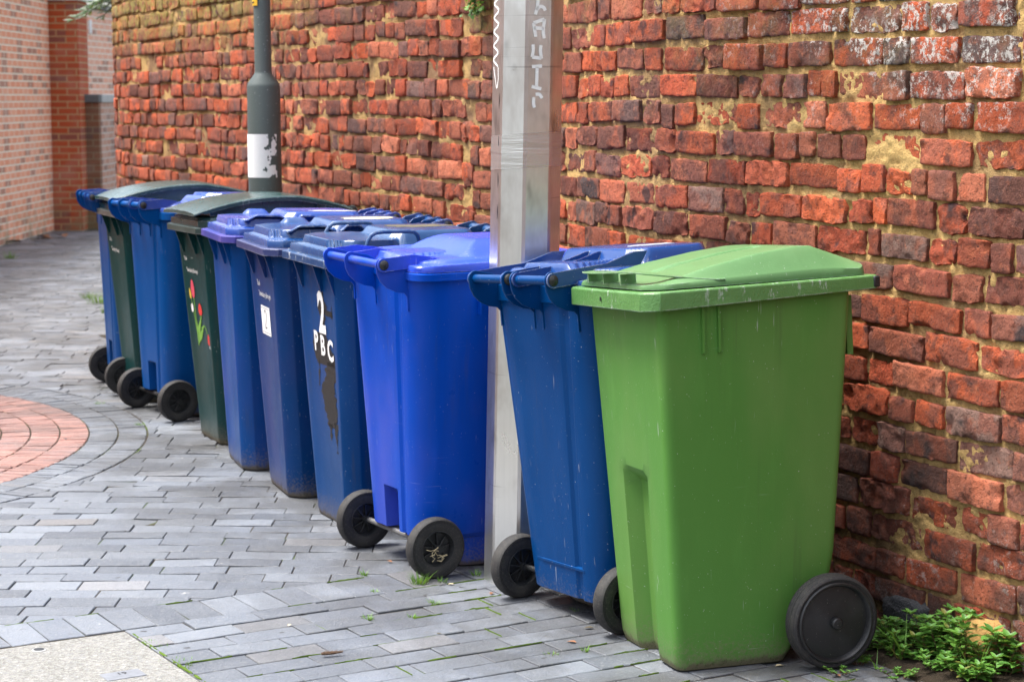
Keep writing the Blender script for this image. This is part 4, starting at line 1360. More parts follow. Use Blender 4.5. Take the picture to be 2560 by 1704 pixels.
# ------------------------------------------------------------------ steel column between the bins
def steel():
    n = N('brushed stainless steel'); p = n.obj()
    f = n.noise(n.map(p, (60, 60, 3)), 1.0, 4, .6)
    col = n.mix(f, (.66, .66, .65), (.82, .815, .80))
    f2 = n.noise(n.map(p, (3, 3, 1.5)), 2.0, 4, .6)
    col = n.mix(n.math('MULTIPLY', n.step(f2, .44, .66), .55), col, (.40, .365, .325))
    z = n.sep(p)[2]
    g_ = n.noise(p, 28, 5, .75)
    sc = n.noise(n.map(p, (3, 3, 140), rot=(.0, .1, .2)), 1.0, 2, .5)
    col = n.mix(n.math('MULTIPLY', n.step(sc, .68, .74), .4), col, (.18, .17, .16))
    sm = n.math('MULTIPLY', n.step(n.noise(n.map(p, (9, 9, 4)), 1.0, 3, .6), .58, .74), .55)
    col = n.mix(sm, col, (.14, .14, .14))
    rust = n.math('MULTIPLY', n.step(g_, .68, .76), .5)
    col = n.mix(rust, col, (.22, .13, .06))
    n.set(color=col, rough=n.math('ADD', .20, n.math('MULTIPLY', f2, .22)), metal=.92, normal=n.bump(f, .001, .3))
    return n.m
PX, PY, PR = .022, 6.310, .1130
col_root = empty('steel_column', (PX, PY, 0), 0, 'tall octagonal stainless steel column with white marker graffiti, standing between the bins', 'column')
ANG0 = R(-90 - 25)      # outward normal of the wide left-front face
LEANX = .0165
def col_pt(face_ang, u, z, off=0.0):
    """a point on one of the eight faces: u across it, z up"""
    r = (PR - .0022 * z) * math.cos(R(19.5)) + off
    return np.array((r * math.cos(face_ang) - u * math.sin(face_ang) + LEANX * z, r * math.sin(face_ang) + u * math.cos(face_ang), z))
g = G(); rings = []
for z in (-.03, 0, .4, .8, 1.2, 1.6, 2.2, 3.2, 4.4, 5.4):
    r = PR - .0022 * z
    pts = []
    for i in range(8):
        a = ANG0 + R(22.5) + i * R(45)
        for da in (-3.0, 3.0):
            pts.append((r * math.cos(a + R(da)) * .999 + LEANX * z, r * math.sin(a + R(da)) * .999, z))
    rings.append(np.array(pts))
g.loft(rings)
mk('shaft', g, steel(), col_root, bevel=.002, bseg=2, angle=20)
FA, FB, FL = ANG0, ANG0 + R(45), ANG0 - R(45)
def map_face(face, off):
    return lambda uv: np.array([col_pt(face, u, z, off) for u, z in np.asarray(uv)])
m_mark = flat('white marker pen', (.86, .86, .83), .6, .05, 70)
g = G()
mf = map_face(FB, .0016)
W_ = .0105
zt = lambda py: 1.546 - (py - 244) * 6.17 / 4978      # heights read off the letters
def letter(strokes, zc, hz, uc=0.0, wu=.036):
    for st in strokes:
        stroke(g, curve2([(uc + a * wu / 2, zc + b * hz / 2) for a, b in st], 12) if len(st) > 2 else np.array([(uc + a * wu / 2, zc + b * hz / 2) for a, b in st]), W_, mf)
letter([[(-1, .55), (0, .75), (1, .7)], [(-.35, .75), (-.45, -.2), (-.8, -1)], [(-.6, -.55), (.0, -.2), (.7, -.3), (1, -.6)]], 1.830, .062, -.002)
letter([[(-1, .55), (1, .95)], [(1, .95), (.8, -.2), (1, -1)], [(-1, .55), (-.85, .1), (-.55, -.85)], [(-.9, .05), (.9, .0)]], 1.757, .060, -.004)
letter([[(-.85, 1), (-.8, .2), (-1, -.6)], [(-1, -.6), (.8, -.75)], [(.7, .9), (.6, .2), (.85, -.8)]], 1.684, .048, -.008, .034)
letter([[(-1, .9), (.95, .95)], [(0, .9), (.0, 0), (-.05, -.8)], [(-1, -.8), (0, -.9), (.9, -1)]], 1.608, .072, -.008, .034)
letter([[(-.4, .9), (.3, .9), (.8, .4)], [(-.7, .5), (-.75, -.2), (-.6, -.9)]], 1.535, .045, -.004)
mk('marker_letters', g, m_mark, col_root, smooth=False)
g = G(); mf = map_face(FL, .0016)
z0 = 1.84
zig = []
for i in range(13):
    zig.append((.020 * (-1) ** i - .006, 1.90 - i * .0215))
stroke(g, curve2(zig, 120), .006, mf)
stroke(g, curve2([(-.024, 1.64), (-.005, 1.60), (.008, 1.575), (.020, 1.60), (.018, 1.64)], 20), .005, mf)
mk('marker_scribble', g, m_mark, col_root, smooth=False)
g = G()
for zc in (1.535, 1.405, 1.29, 1.19):
    pts = [(.031 , zc + .024 ), (.0325, zc), (.031, zc - .024)]
    stroke(g, curve2(pts, 8), np.array([.001, .003, .005, .006, .006, .005, .003, .001][:len(curve2(pts, 8))]), map_face(FL, .0012))
mk('door_seam_slots', g, M_INK, col_root, smooth=False)
# clear tape left wound round the shaft
n_ = N('old clear tape'); p_ = n_.obj()
tn = n_.noise(n_.map(p_, (4, 4, 60)), 1.0, 4, .6)
n_.set(color=n_.mix(tn, (.56, .555, .54), (.76, .75, .74)), rough=.25, metal=.8, normal=n_.bump(tn, .002, .5))
g = G()
def wrap(zlo, zhi, off, sl):
    rings = []
    for z in (zlo, zhi):
        pts = []
        r = PR - .0022 * z + off
        for i in range(8):
            a = ANG0 + R(22.5) + i * R(45)
            for da in (-3.0, 3.0):
                pts.append((r * math.cos(a + R(da)) + LEANX * z, r * math.sin(a + R(da)), z + sl * math.cos(a + .6)))
        rings.append(np.array(pts))
    g.loft(rings, False, False)
wrap(1.325, 1.432, .0012, .008); wrap(1.372, 1.395, .0022, -.006)
mk('wound_tape', g, n_.m, col_root, smooth=False)

# ------------------------------------------------------------------ lamp post
n_ = N('grey green lamp post paint'); p_ = n_.obj()
f_ = n_.noise(n_.map(p_, (8, 8, 1.5)), 2.0, 4, .6)
c_ = n_.mix(f_, (.055, .075, .070), (.085, .105, .10))
c_ = n_.mix(n_.math('MULTIPLY', n_.step(n_.noise(p_, 90, 3, .6), .66, .72), .6), c_, (.4, .42, .4))
n_.set(color=c_, rough=.5, normal=n_.bump(n_.noise(p_, 30, 4), .001, .4))
LX, LY = -1.165, 9.46
lp = empty('lamp_post', (LX, LY, 0), 0, 'grey green lamp post with a wide base section and torn white paper, behind the bins', 'lamp post')
def leaned(V):
    W = V.copy(); W[:, 0] += -.004 * V[:, 2]; return W
g = G(); g.lathe_z([(-.02, .079), (0, .079), (1.0, .079), (1.595, .078), (1.612, .074), (1.655, .043), (1.668, .040), (2.4, .038), (5.0, .032)], 40)
mk('post', g, n_.m, lp, xf=leaned, angle=25)
def curved(name, r, a0, a1, z0, z1, mat, hole=None, na=40, nz=40):
    g = G(); A = np.linspace(R(a0), R(a1), na); Z = np.linspace(z0, z1, nz)
    V = np.array([(r * math.cos(a), r * math.sin(a), z) for z in Z for a in A]); F = []
    for j in range(nz - 1):
        for i in range(na - 1):
            if hole and hole(i / na, j / nz): continue
            F.append((j * na + i, j * na + i + 1, (j + 1) * na + i + 1, (j + 1) * na + i))
    g.add(V, F); return mk(name, g, mat, lp, xf=leaned, smooth=True)
def torn(u, v):
    q = float(fbm(np.array([u * 9.]), np.array([v * 9.]), seed=77, oct=4)[0])
    return u > .60 and q > .62 - 1.15 * (u - .45) - .25 * (1 if abs(v - .5) < .22 else 0) * (u - .5) * 2
curved('torn_paper', .0800, -175, -38, 1.172, 1.375, M_PAPER, torn, 70, 70)
m_yel = flat('yellow label', (.78, .45, .03), .45, .05, 30)
curved('warning_label', .0445, -205, -112, 1.972, 2.08, m_yel)
g = G()
for pts, w in (([(-150, 2.045), (-158, 2.015), (-166, 1.995)], .006), ([(-170, 1.986), (-150, 1.987), (-135, 1.988)], .006)):
    stroke(g, curve2([(a, z) for a, z in pts], 10) * np.array([1, 1]), w, lambda uv: np.array([(.0462 * math.cos(R(a)), .0462 * math.sin(R(a)), z) for a, z in uv]))
mk('label_mark', g, M_INK, lp, xf=leaned, smooth=False)

# ------------------------------------------------------------------ far buildings
def far_brick(name, axis, c1, c2, mort, bw=.225, rh=.075):
    n = N(name); p = n.pos(); s = n.sep(p)
    v = n.nd('ShaderNodeCombineXYZ', 0, {0: s[1] if axis == 'y' else s[0], 1: s[2], 2: 0.0})
    b = n.t.nodes.new('ShaderNodeTexBrick')
    n.put(b.inputs['Vector'], v)
    for k, q in (('Color1', c1), ('Color2', c2), ('Mortar', mort)): n.put(b.inputs[k], q)
    b.inputs['Scale'].default_value = 1.0; b.inputs['Mortar Size'].default_value = .009; b.inputs['Mortar Smooth'].default_value = .2
    b.inputs['Brick Width'].default_value = bw; b.inputs['Row Height'].default_value = rh; b.inputs['Bias'].default_value = -.2
    col = b.outputs[0]
    # odd burnt bricks: cell noise in the brick's own grid
    u = n.nd('ShaderNodeCombineXYZ', 0, {0: n.math('MULTIPLY', s[1] if axis == 'y' else s[0], 1 / bw), 1: n.math('FLOOR', n.math('MULTIPLY', s[2], 1 / rh)), 2: 3.0})
    w = n.nd('ShaderNodeTexWhiteNoise', 0, {'Vector': n.nd('ShaderNodeVectorMath', 0, {0: u}, operation='FLOOR')}, noise_dimensions='3D')
    dk = n.math('MULTIPLY', n.math('GREATER_THAN', w, .82), n.math('SUBTRACT', 1.0, b.outputs[1]))
    col = n.mix(n.math('MULTIPLY', dk, .5), col, (.10, .07, .07))
    col = n.mix(n.math('MULTIPLY', n.step(n.noise(p, 2.0, 4, .6), .45, .75), .25), col, (.5, .4, .34))
    alg = n.math('MULTIPLY', n.step(s[2], .5, .02), n.step(n.noise(p, 4, 4, .6), .4, .6))
    col = n.mix(n.math('MULTIPLY', alg, .5), col, (.17, .16, .07))
    n.set(color=col, rough=.85, normal=n.bump(n.math('ADD', n.math('MULTIPLY', b.outputs[1], -1.0), n.math('MULTIPLY', n.noise(p, 60, 3), .4)), .012, .8))
    return n.m
fb_y = far_brick('modern red brick lit side', 'y', (.74, .28, .155), (.80, .36, .22), (.84, .72, .56))  # bright skylight on this wall is put into a raised brick colour
fb_x = far_brick('modern red brick front', 'x', (.42, .070, .014), (.34, .056, .015), (.44, .25, .12))
fb_g = far_brick('garden wall brick', 'y', (.78, .38, .26), (.82, .46, .33), (.88, .78, .66))
fb_o_shaded = far_brick('old gate pier brick', 'x', (.22, .085, .04), (.16, .07, .035), (.24, .17, .10))  # pier front: shade of the camera-facing side painted into the brick colour
fb_o_lit = far_brick('lit gate pier brick side', 'y', (.44, .22, .15), (.52, .32, .25), (.55, .48, .42))  # same pier brick, painted paler for the side that catches the light
m_conc = flat('pale coping stone', (.42, .42, .41), .85, .25, 12)
m_dark = flat('dark roof and shaded coping stone', (.12, .12, .12), .85, .25, 12)
m_white = flat('white painted board', (.8, .8, .8), .5, .05, 10)

bl = empty('brick_building', (-6.0, 15, 0), 0, 'modern red brick building side wall along the left of the path', 'building')
g = G(); g.box((-.99, -1.5, 1.5), (3.24, 19.68, 3.0)); mk('wall', g, fb_y, bl, smooth=False)
g = G(); g.box((-.95, -1.5, 3.06), (3.4, 19.9, .12)); mk('roof', g, m_dark, bl, smooth=False)
pr = empty('brick_pier', (-5.25, 23.6, 0), 0, 'dark red brick pier facing the camera at the end of the left building', 'pier')
g = G(); g.box((-.01, .0, 1.32), (.46, .5, 2.68)); mk('wall', g, fb_x, pr, smooth=False)
g = G(); g.box((.0, .0, 2.705), (.56, .6, .09)); mk('coping', g, m_white, pr, bevel=.01)
gw = empty('garden_wall', (-4.9, 27, 0), R(-6), 'pale pinkish brick boundary wall rising beyond the dark pier', 'wall')
g = G(); g.box((-.30, 1.0, 1.32), (.24, 8.4, 2.66)); mk('wall', g, fb_g, gw, smooth=False)
g = G(); g.box((-.30, 1.0, 2.67), (.32, 8.5, .05)); mk('coping', g, m_dark, gw, bevel=.008)
g = G(); g.box((-.165, -1.9, 2.42), (.03, .07, .17)); mk('wall_light', g, m_white, gw, bevel=.008)
gp = empty('gate_pier', (-4.98, 24.0, 0), 0, 'low old brick gate pier with a stone cap, beyond the bins', 'pier')
g = G(); g.box((0, -.30, .74), (.21, .12, 1.5)); mk('front_face', g, fb_o_shaded, gp, smooth=False)
g = G(); g.box((0, .22, .74), (.215, .92, 1.5)); mk('side_wall', g, fb_o_lit, gp, smooth=False)
g = G(); g.box((0, -.32, 1.535), (.24, .16, .095)); mk('shaded_cap', g, m_dark, gp, bevel=.008)  # front end of the cap coloured dark for its shaded side
g = G(); g.box((0, .24, 1.535), (.25, .94, .10)); mk('coping', g, m_conc, gp, bevel=.008)
bt = empty('back_building', (-3.6, 33, 0), 0, 'red brick building closing the far end of the path', 'building')
g = G(); g.box((0, 1.5, 1.2), (4.2, 3.0, 2.4)); mk('wall', g, fb_x, bt, smooth=False)
g = G(); g.box((0, 1.5, 2.45), (4.5, 3.2, .12)); mk('roof', g, m_dark, bt, smooth=False)

# added terrace, unseen behind the camera: it shades the bins and darkens their reflections
tb = empty('unseen_terrace', (1, -22, 0), 0, 'added red brick terrace with white windows, out of view, shading the bins', 'building')
g = G(); g.box((0, -3, 3.2), (26, 6, 6.4)); mk('wall', g, fb_x, tb, smooth=False)
g = G(); g.prism_x([(-6.3, 6.4), (.3, 6.4), (-3, 8.8)], -13.2, 13.2); mk('roof', g, m_dark, tb, smooth=False, recalc=True)
m_pane = flat('unseen terrace window glass', (.02, .022, .025), .08, .1, 5)
for wx in (-10, -6, -2, 2, 6, 10):
    for wz in (1.5, 4.4):
        g = G(); g.box((wx, .02, wz), (1.1, .06, 1.5)); w_ = mk('unseen_window', g, m_white, tb, smooth=False)
        g = G(); g.box((wx, .045, wz), (.96, .03, 1.36)); mk('pane', g, m_pane, w_, smooth=False)

# ------------------------------------------------------------------ plants
def leaf_material(name, a, b, scale=60, rough=.45):
    n = N(name); p = n.pos()
    r = n.attr('key'); s = n.sep(r)
    col = n.mix(s[0], a, b)
    col = n.mix(n.math('MULTIPLY', n.step(n.noise(p, scale, 3), .5, .75), .4), col, [q * .55 for q in a])
    col = n.mix(n.math('MULTIPLY', n.math('GREATER_THAN', s[1], .93), .7), col, (.20, .15, .04))
    n.set(color=col, rough=rough)
    n.put(n.b.inputs['Subsurface Weight'], 0.0)
    tr = n.t.nodes.new('ShaderNodeBsdfTranslucent'); n.put(tr.inputs[0], n.mix(.5, col, (.30, .42, .04)))
    ms = n.t.nodes.new('ShaderNodeMixShader'); ms.inputs[0].default_value = .22
    n.t.links.new(n.b.outputs[0], ms.inputs[1]); n.t.links.new(tr.outputs[0], ms.inputs[2]); n.t.links.new(ms.outputs[0], n.out.inputs[0])
    return n.m
m_weed = leaf_material('weed leaf', (.05, .16, .022), (.15, .34, .055))
m_grass = leaf_material('grass blade', (.06, .17, .02), (.17, .34, .05))
m_fir = leaf_material('fir needles', (.02, .055, .025), (.07, .12, .035))
m_ivy = leaf_material('round wall leaf', (.05, .14, .02), (.15, .32, .05))
m_stem = flat('plant stem', (.10, .055, .03), .7, .4, 60)
m_bark = flat('bark', (.09, .06, .04), .9, .5, 20, bump=.01)

def leaf_geo(V, F, C, base, d, up, L, W, rg):
    d = d / np.linalg.norm(d); sd_ = np.cross(d, up); sd_ /= np.linalg.norm(sd_) + 1e-9; nn = np.cross(sd_, d)
    k = len(V)
    pts = [base, base + d * L * .34 + sd_ * W * .5 + nn * W * .16, base + d * L * .72 + sd_ * W * .36 + nn * W * .08 - nn * L * .04, base + d * L - nn * L * .14,
           base + d * L * .72 - sd_ * W * .36 + nn * W * .08 - nn * L * .04, base + d * L * .34 - sd_ * W * .5 + nn * W * .16, base + d * L * .36 - nn * W * .05, base + d * L * .72 - nn * L * .07]
    V.extend(pts)
    F.extend([(k, k + 6, k + 1), (k + 1, k + 6, k + 7, k + 2), (k + 2, k + 7, k + 3), (k, k + 5, k + 6), (k + 5, k + 4, k + 7, k + 6), (k + 4, k + 3, k + 7)])
    r = [rg.random(), rg.random(), rg.random()]
    C.extend([r] * 8)

def weed(loc, h, spread, stems, leaf, seed, label, lean=(0, 0), group='weeds at the foot of the wall', name='weed', per=9):
    rg = np.random.default_rng(seed)
    root = empty(name, (*loc, 0), 0, label, 'weed', group)
    V, F, C = [], [], []; st = G()
    for i in range(stems):
        a = rg.uniform(0, 2 * math.pi); r = spread * math.sqrt(rg.random())
        hh = h * rg.uniform(.45, 1.0)
        b0 = np.array((r * .35 * math.cos(a), r * .35 * math.sin(a), 0.0))
        tip = np.array((r * math.cos(a) + lean[0] * hh, r * math.sin(a) + lean[1] * hh, hh))
        mid = (b0 + tip) / 2 + np.array((0, 0, hh * .12))
        ts = np.linspace(0, 1, 7)
        path = np.array([(1 - t) ** 2 * b0 + 2 * t * (1 - t) * mid + t * t * tip for t in ts])
        st.tube(path, np.linspace(.0016, .0007, 7), 5)
        for j in range(per):
            t = .25 + .75 * (j + 1) / per
            p = (1 - t) ** 2 * b0 + 2 * t * (1 - t) * mid + t * t * tip
            ang = j * 2.4 + rg.uniform(-.5, .5)
            d = np.array((math.cos(ang), math.sin(ang), rg.uniform(.05, .55)))
            sz = leaf * rg.uniform(.45, 1.35) * (1 - .25 * t)
            leaf_geo(V, F, C, p, d, np.array((0, 0, 1.)), sz, sz * rg.uniform(.5, .62), rg)
        for q in range(4):
            ang = q * 1.57 + rg.uniform(0, .6); d = np.array((math.cos(ang), math.sin(ang), .75)); leaf_geo(V, F, C, tip, d, np.array((0, 0, 1.)), leaf * .7, leaf * .36, rg)
    mk('stems', st, m_stem, root)
    g = G(); g.add(np.array(V), F); mk('leaves', g, m_weed if name != 'wall_plant' else m_ivy, root, attrs={'key': np.array(C)}, angle=80)
    return root

def tuft(loc, h, n, spread, seed, label, group='grass tufts in the paving joints', flatn=0.5):
    rg = np.random.default_rng(seed)
    V, F, C = [], [], []
    for i in range(n):
        a = rg.uniform(0, 2 * math.pi); r = spread * rg.random() ** .7
        b = np.array((r * .5 * math.cos(a), r * .5 * math.sin(a), 0)); L = h * rg.uniform(.5, 1.15)
        out = np.array((math.cos(a), math.sin(a), 0)) * rg.uniform(.1, flatn + .4)
        w = rg.uniform(.0012, .0022) * (1 + h * 5); sd_ = np.array((-math.sin(a + rg.uniform(-1, 1)), math.cos(a), 0)); k = len(V); r3 = [rg.random(), rg.random() * .99, rg.random()]
        for t in (0, .35, .7, 1):
            c = b + out * L * t ** 1.5 + np.array((0, 0, L * (t - .35 * flatn * t * t)))
            V.extend([c - sd_ * w * (1 - t * .92), c + sd_ * w * (1 - t * .92)]); C.extend([r3, r3])
        for q in range(3): F.append((k + 2 * q, k + 2 * q + 1, k + 2 * q + 3, k + 2 * q + 2))
    g = G(); g.add(np.array(V) + np.array((loc[0], loc[1], -.004)), F)
    return tag(mk('grass_tuft', g, m_grass, attrs={'key': np.array(C)}), label, 'grass tuft', group)

def to_wall(loc):     # lean of a plant growing against the wall
    return (-.15, -.1)
W_L = [((1.190, 5.36), .17, .07, 9, .030, 'leafy green weed against the wall, left of the yellow stone'),
       ((1.12, 5.44), .15, .07, 9, .026, 'bushy green weed just right of the green bin wheel'),
       ((1.235, 5.27), .20, .08, 10, .034, 'broad-leaved weed in front of the yellow footing stone'),
       ((1.075, 5.53), .10, .06, 8, .020, 'small-leaved weed at the wall foot behind the big black wheel'),
       ((1.16, 5.30), .09, .06, 8, .024, 'low green weed at the paving edge under the taller weeds'),
       ((1.29, 5.17), .13, .07, 9, .030, 'green weed at the bottom right corner of the paving'),
       ((1.335, 5.19), .22, .03, 2, .044, 'tall thin weed with few large leaves on a dark stem'),
       ((1.225, 5.17), .07, .06, 8, .028, 'broad low weed cut by the bottom edge near the corner'),
       ((1.06, 5.37), .07, .05, 8, .017, 'pale small-leaved weed round the long grass blades'),
       ((.955, 5.325), .035, .035, 6, .016, 'tiny weed under the rim of the green bin wheel'),
       ((1.04, 5.20), .028, .05, 7, .013, 'flat creeping weed in a paving joint at the bottom edge'),
       ((.885, 5.245), .022, .045, 6, .010, 'flat creeping weed in the joint in front of the green bin'),
       ((1.01, 5.46), .06, .05, 7, .018, 'small weed hugging the back of the big black wheel'),
       ((1.145, 5.49), .12, .06, 8, .024, 'weed in front of the dark flint, low against the wall'),
       ((1.20, 5.42), .15, .06, 8, .027, 'weed climbing the mortar right of the dark flint'),
       ((1.11, 5.36), .055, .06, 8, .020, 'low weed among the long grass blades'),
       ((1.17, 5.235), .05, .05, 7, .018, 'low weed on the paving edge near the bottom of the frame'),
       ((1.275, 5.31), .16, .06, 8, .030, 'weed half covering the yellow footing stone'),
       ((1.30, 5.24), .10, .05, 8, .026, 'green weed between the tall thin weed and the stone')]
for i, (l, h, s, n, lf, lab) in enumerate(W_L):
    weed(l, h * (.8 if n > 3 else 1), s * 1.2, int(n * 1.25), lf * 1.3, 100 + i, lab, to_wall(l) if h > .08 else (0, 0), per=10)
tuft((1.085, 5.36), .17, 9, .05, 301, 'long loose grass blades among the weeds by the green bin', 'grass tufts by the wall', .8)
tuft((1.235, 5.16), .16, 7, .04, 302, 'upright grass blades near the bottom right corner', 'grass tufts by the wall', .5)
tuft((.995, 5.285), .075, 4, .03, 303, 'single pale grass blade beside the big black wheel', 'grass tufts by the wall', .9)
T_L = [((-.298, 6.245), .045, 90, .055, 'thick bright grass tuft beside the royal blue bin wheel'),
       ((-.225, 6.262), .026, 26, .03, 'thin yellowing grass tuft under the royal blue bin wheel'),
       ((-.48, 6.358), .024, 26, .03, 'small grass tuft in the joint left of the royal blue bin wheel'),
       ((-.434, 6.136), .016, 18, .025, 'tiny grass tuft below the thick tuft'),
       ((-.241, 5.981), .022, 30, .03, 'grass tuft in the paving joint in front of the steel column'),
       ((-.43, 5.801), .022, 34, .04, 'grass tuft along a slanting joint in the near paving'),
       ((-.30, 5.824), .018, 24, .03, 'small grass tuft in mid paving right of the slanting one'),
       ((-.118, 6.345), .032, 34, .028, 'grass tuft between royal blue bin and steel column'),
       ((.19, 5.904), .018, 22, .035, 'mossy weed tuft under the navy bin'),
       ((-3.121, 15.037), .10, 120, .22, 'large blurred grass clump on the far paving left of the bins'),
       ((-3.289, 15.402), .07, 60, .15, 'second blurred grass clump on the far paving'),
       ((-2.93, 14.329), .07, 60, .12, 'nearest blurred grass clump on the far paving'),
       ((-4.86, 19.241), .09, 60, .14, 'grass clump at the far left edge of the frame'),
       ((-1.766, 9.337), .024, 40, .04, 'grass tuft at the edge of the round brick feature'),
       ((-2.10, 10.02), .02, 30, .06, 'mossy tuft on the far edge of the round brick feature'),
       ((.205, 5.463), .02, 26, .03, 'small tuft left of the green bin front corner'),
       ((.112, 5.422), .018, 26, .035, 'mossy tuft in the joint before the green bin'),
       ((-1.03, 5.52), .014, 50, .10, 'creeping green tuft along the right edge of the concrete cover'),
       ((-.92, 5.34), .016, 60, .11, 'creeping green tuft at the lower edge of the concrete cover')]
for i, (l, h, n, s, lab) in enumerate(T_L):
    tuft(l, h, n, s, 400 + i, lab)

# creeping plant rooted high in the wall beside the column
sw = s_at(8.30)
wp_ = wall_map(np.array([sw]), np.array([2.0]), np.array([.02]))[0]
root = empty('wall_plant', tuple(wp_), 0, 'bright green creeping plant rooted high in the wall beside the steel column', 'plant')
rg = np.random.default_rng(9); V, F, C = [], [], []
for i in range(420):
    s = rg.normal(0, .045); z = rg.uniform(-.125, .30); wd_ = .35 + .65 * min(1, (z + .125) / .10)
    p = np.array((.88 * 0 + s * wd_ * .456 * -1, s * wd_ * .89, z)) + np.array((-.88, -.475, 0)) * abs(rg.normal(.02, .022))
    d = np.array((-.88 * .6 + rg.normal(0, .5), -.475 * .6 + rg.normal(0, .5), rg.uniform(-.9, .3)))
    leaf_geo(V, F, C, p, d, np.array((-.6, -.3, .8)), .020, .021, rg)
g = G(); g.add(np.array(V), F); mk('leaves', g, m_ivy, root, attrs={'key': np.array(C)}, angle=80)
g = G()
for i in range(5):
    x = rg.normal(0, .02); g.tube([(x * .2, x, .25), (-.02 + x * .3, x * 1.3, .08), (-.03 + x * .4, x * 1.6, -.08)], .0015, 5)
mk('stems', g, m_stem, root)

# conifer behind the far end of the wall, its lower limbs hanging past the corner
tr = empty('conifer_tree', (-2.25, 14.75, 0), 0, 'dark green conifer behind the far end of the old wall, limbs hanging past it', 'tree')
g = G(); g.tube([(0, 0, -.05), (.02, .01, 1.5), (0, .03, 3), (.01, 0, 4.6), (0, 0, 5.6)], [.15, .13, .10, .06, .02], 12); mk('trunk', g, m_bark, tr)
rg = np.random.default_rng(21); V, F, C = [], [], []; lb = G()
for i in range(90):
    z = 2.35 + 3.0 * rg.random() ** 1.3
    a = rg.uniform(0, 2 * math.pi)
    if i < 16: a = R(rg.uniform(168, 212)); z = rg.uniform(2.36, 2.8)
    L = (1.05 - .16 * (z - 2)) * rg.uniform(.75, 1.1)
    if i < 16: L = rg.uniform(.55, .95)
    d = np.array((math.cos(a), math.sin(a), 0)); ts = np.linspace(0, 1, 10)
    pth = np.array([d * L * t + np.array((0, 0, z + .12 * t - .42 * t * t)) for t in ts])
    lb.tube(pth, np.linspace(.014, .003, 10), 5)
    for t in np.linspace(.18, 1, 20):
        p = d * L * t + np.array((0, 0, z + .12 * t - .42 * t * t))
        for s in (-1, 1):
            sd_ = np.array((-math.sin(a), math.cos(a), 0)) * s
            tl = .20 * (1.1 - t) + .05
            tw = d * .55 + sd_ * .8 + np.array((0, 0, rg.uniform(-.5, .1))); tw /= np.linalg.norm(tw)
            for u in np.linspace(.1, 1, 7):
                q = p + tw * tl * u
                for w in (-1, 1):
                    nd_ = tw * .8 + np.cross(tw, (0, 0, 1)) * w * .6 + np.array((0, 0, rg.uniform(-.3, .3)))
                    k = len(V); nd_ /= np.linalg.norm(nd_); pr_ = np.cross(nd_, (0, 0, 1)) * .004 + np.array((0, 0, .003))
                    ln = rg.uniform(.03, .05)
                    V.extend([q - pr_, q + pr_, q + nd_ * ln]); F.append((k, k + 1, k + 2)); r3 = [rg.random(), rg.random() * .9, rg.random()]; C.extend([r3] * 3)
mk('limbs', lb, m_bark, tr)
g = G(); g.add(np.array(V), F); mk('needles', g, m_fir, tr, attrs={'key': np.array(C)}, smooth=False)

# ------------------------------------------------------------------ small litter
m_dead = flat('dead leaf brown', (.23, .10, .045), .75, .4, 60)
m_pale = flat('dry pale leaf', (.50, .42, .26), .75, .3, 60)
def dead_leaf(x, y, L, a, mat, label, z=.003):
    rg = np.random.default_rng(int(abs(x * 1000)) + 5)
    V, F, C = [], [], []
    leaf_geo(V, F, C, np.array((x, y, z)), np.array((math.cos(a), math.sin(a), .12)), np.array((0, 0, 1.)), L, L * .55, rg)
    V = [v for v in V]
    g = G(); g.add(np.array(V), F)
    return tag(mk('dead_leaf', g, mat, None, angle=80), label, 'leaf', 'fallen leaves on the paving')
dead_leaf(.72, 5.30, .028, .4, m_pale, 'pale dry leaf on the paving beside the green bin')
dead_leaf(.883, 5.205, .022, 2.0, m_dead, 'reddish brown leaf at the bottom edge in front of the weeds')
dead_leaf(1.10, 5.235, .026, 1.2, m_pale, 'pale oval leaf below the long grass blades')
dead_leaf(1.15, 5.285, .022, .2, m_dead, 'brown leaf under the weeds by the paving edge')
dead_leaf(.185, 5.54, .030, 2.8, m_dead, 'small brown leaf scrap left of the green bin')
dead_leaf(-.205, 6.225, .022, .1, m_pale, 'small white scrap below the royal blue bin wheel')
dead_leaf(-.66, 5.72, .020, 1.1, m_pale, 'tiny pale leaf scrap on the near paving')
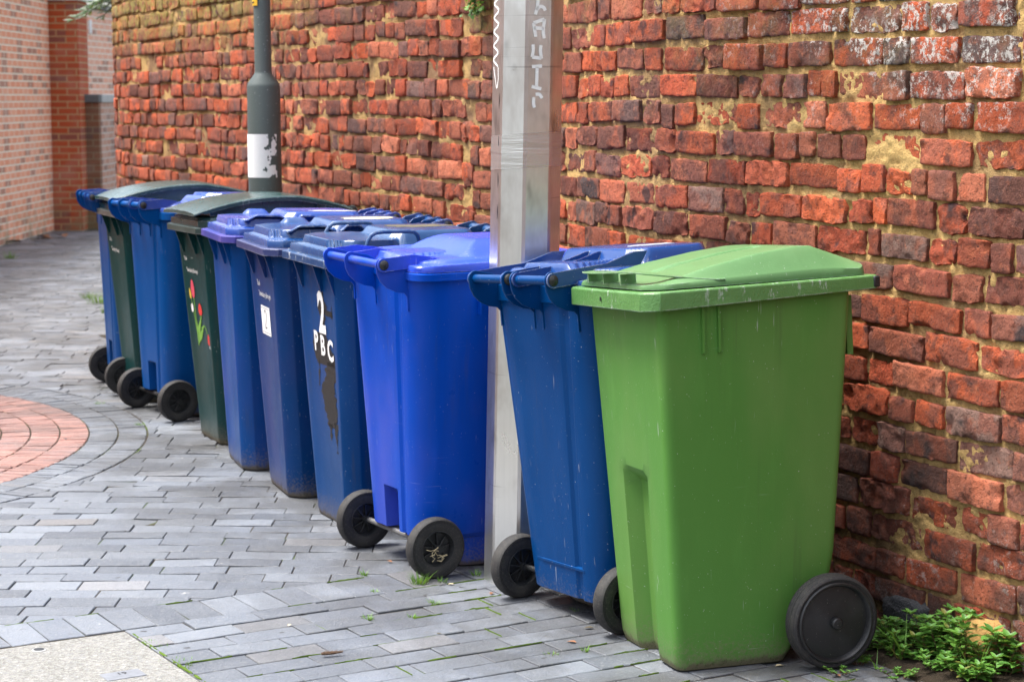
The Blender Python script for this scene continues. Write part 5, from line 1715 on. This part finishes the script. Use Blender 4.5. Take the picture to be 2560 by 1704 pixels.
for i, (x, y, L, lab) in enumerate(((1.02, 5.42, .03, 'brown leaf against the back of the big black wheel'), (1.06, 5.30, .024, 'curled brown leaf under the long grass blades'), (.70, 5.62, .028, 'dark leaf half under the green bin beside its wheel'), (.24, 5.70, .03, 'brown leaf under the navy bin between its wheels'), (-.06, 6.12, .026, 'brown leaf at the foot of the steel column'), (-.42, 6.55, .026, 'dark leaf under the royal blue bin axle'), (-.22, 5.63, .018, 'tiny brown scrap in the middle of the near paving'))):
    dead_leaf(x, y, L, i * 1.1, m_dead if i % 3 else m_mud, lab)
for i, (x, y) in enumerate(((-5.16, 21.7), (-5.19, 21.45), (-5.10, 21.95), (-5.22, 21.2), (-5.05, 22.2))):
    dead_leaf(x, y, .16 + .02 * i, i * 1.3, m_dead if i % 2 == 0 else m_mud, 'dead leaf in the litter at the foot of the left building', .02)
m_spike = flat('dry brown spike', (.10, .055, .03), .8, .5, 90)
# dried plant spike lying on the paving
g = G(); rg = np.random.default_rng(2)
ax = np.array((math.cos(.35), math.sin(.35), 0)); c0 = np.array((-.53, 5.392, .012))
g.tube([c0, c0 + ax * .03, c0 + ax * .06], [.004, .005, .002], 6)
for i in range(150):
    t = rg.random(); a = rg.uniform(0, 6.28); s2 = np.array((-ax[1], ax[0], 0)); up = np.array((0, 0, 1.))
    p = c0 + ax * .06 * t; d = ax * .6 + (s2 * math.cos(a) + up * math.sin(a)) * .7; L = rg.uniform(.010, .018) * (1 - .4 * t)
    q = p + d * L; q[2] = max(q[2], .002)
    g.add([p + s2 * .0012, p - s2 * .0012, p + up * .0012, q], [(0, 1, 3), (1, 2, 3), (2, 0, 3)])
tag(mk('dried_flower_spike', g, m_spike, smooth=False), 'brown dried flower spike lying on the near grey paving', 'plant litter')
# bit of dead root tangled in the wheel of the royal blue bin
g = G()
for sd_ in range(5):
    rg = np.random.default_rng(50 + sd_)
    y0 = rg.uniform(-.03, .03); z0 = rg.uniform(-.05, -.01)
    pts = [(-.292, .232 + y0, .1 + z0)]
    for k in range(6): pts.append((-.292 + rg.normal(0, .002), pts[-1][1] + rg.uniform(-.018, .018), pts[-1][2] + rg.uniform(-.007, .014)))
    g.tube(pts, .0011, 5)
V = np.concatenate(g.V); t_ = R(120.2)
g.V = [np.column_stack([-.180 + V[:, 0] * math.cos(t_) - V[:, 1] * math.sin(t_), 6.665 + V[:, 0] * math.sin(t_) + V[:, 1] * math.cos(t_), V[:, 2]])]
tag(mk('dry_root', g, m_pale), 'dry pale root caught in the near wheel of the royal blue bin', 'root')
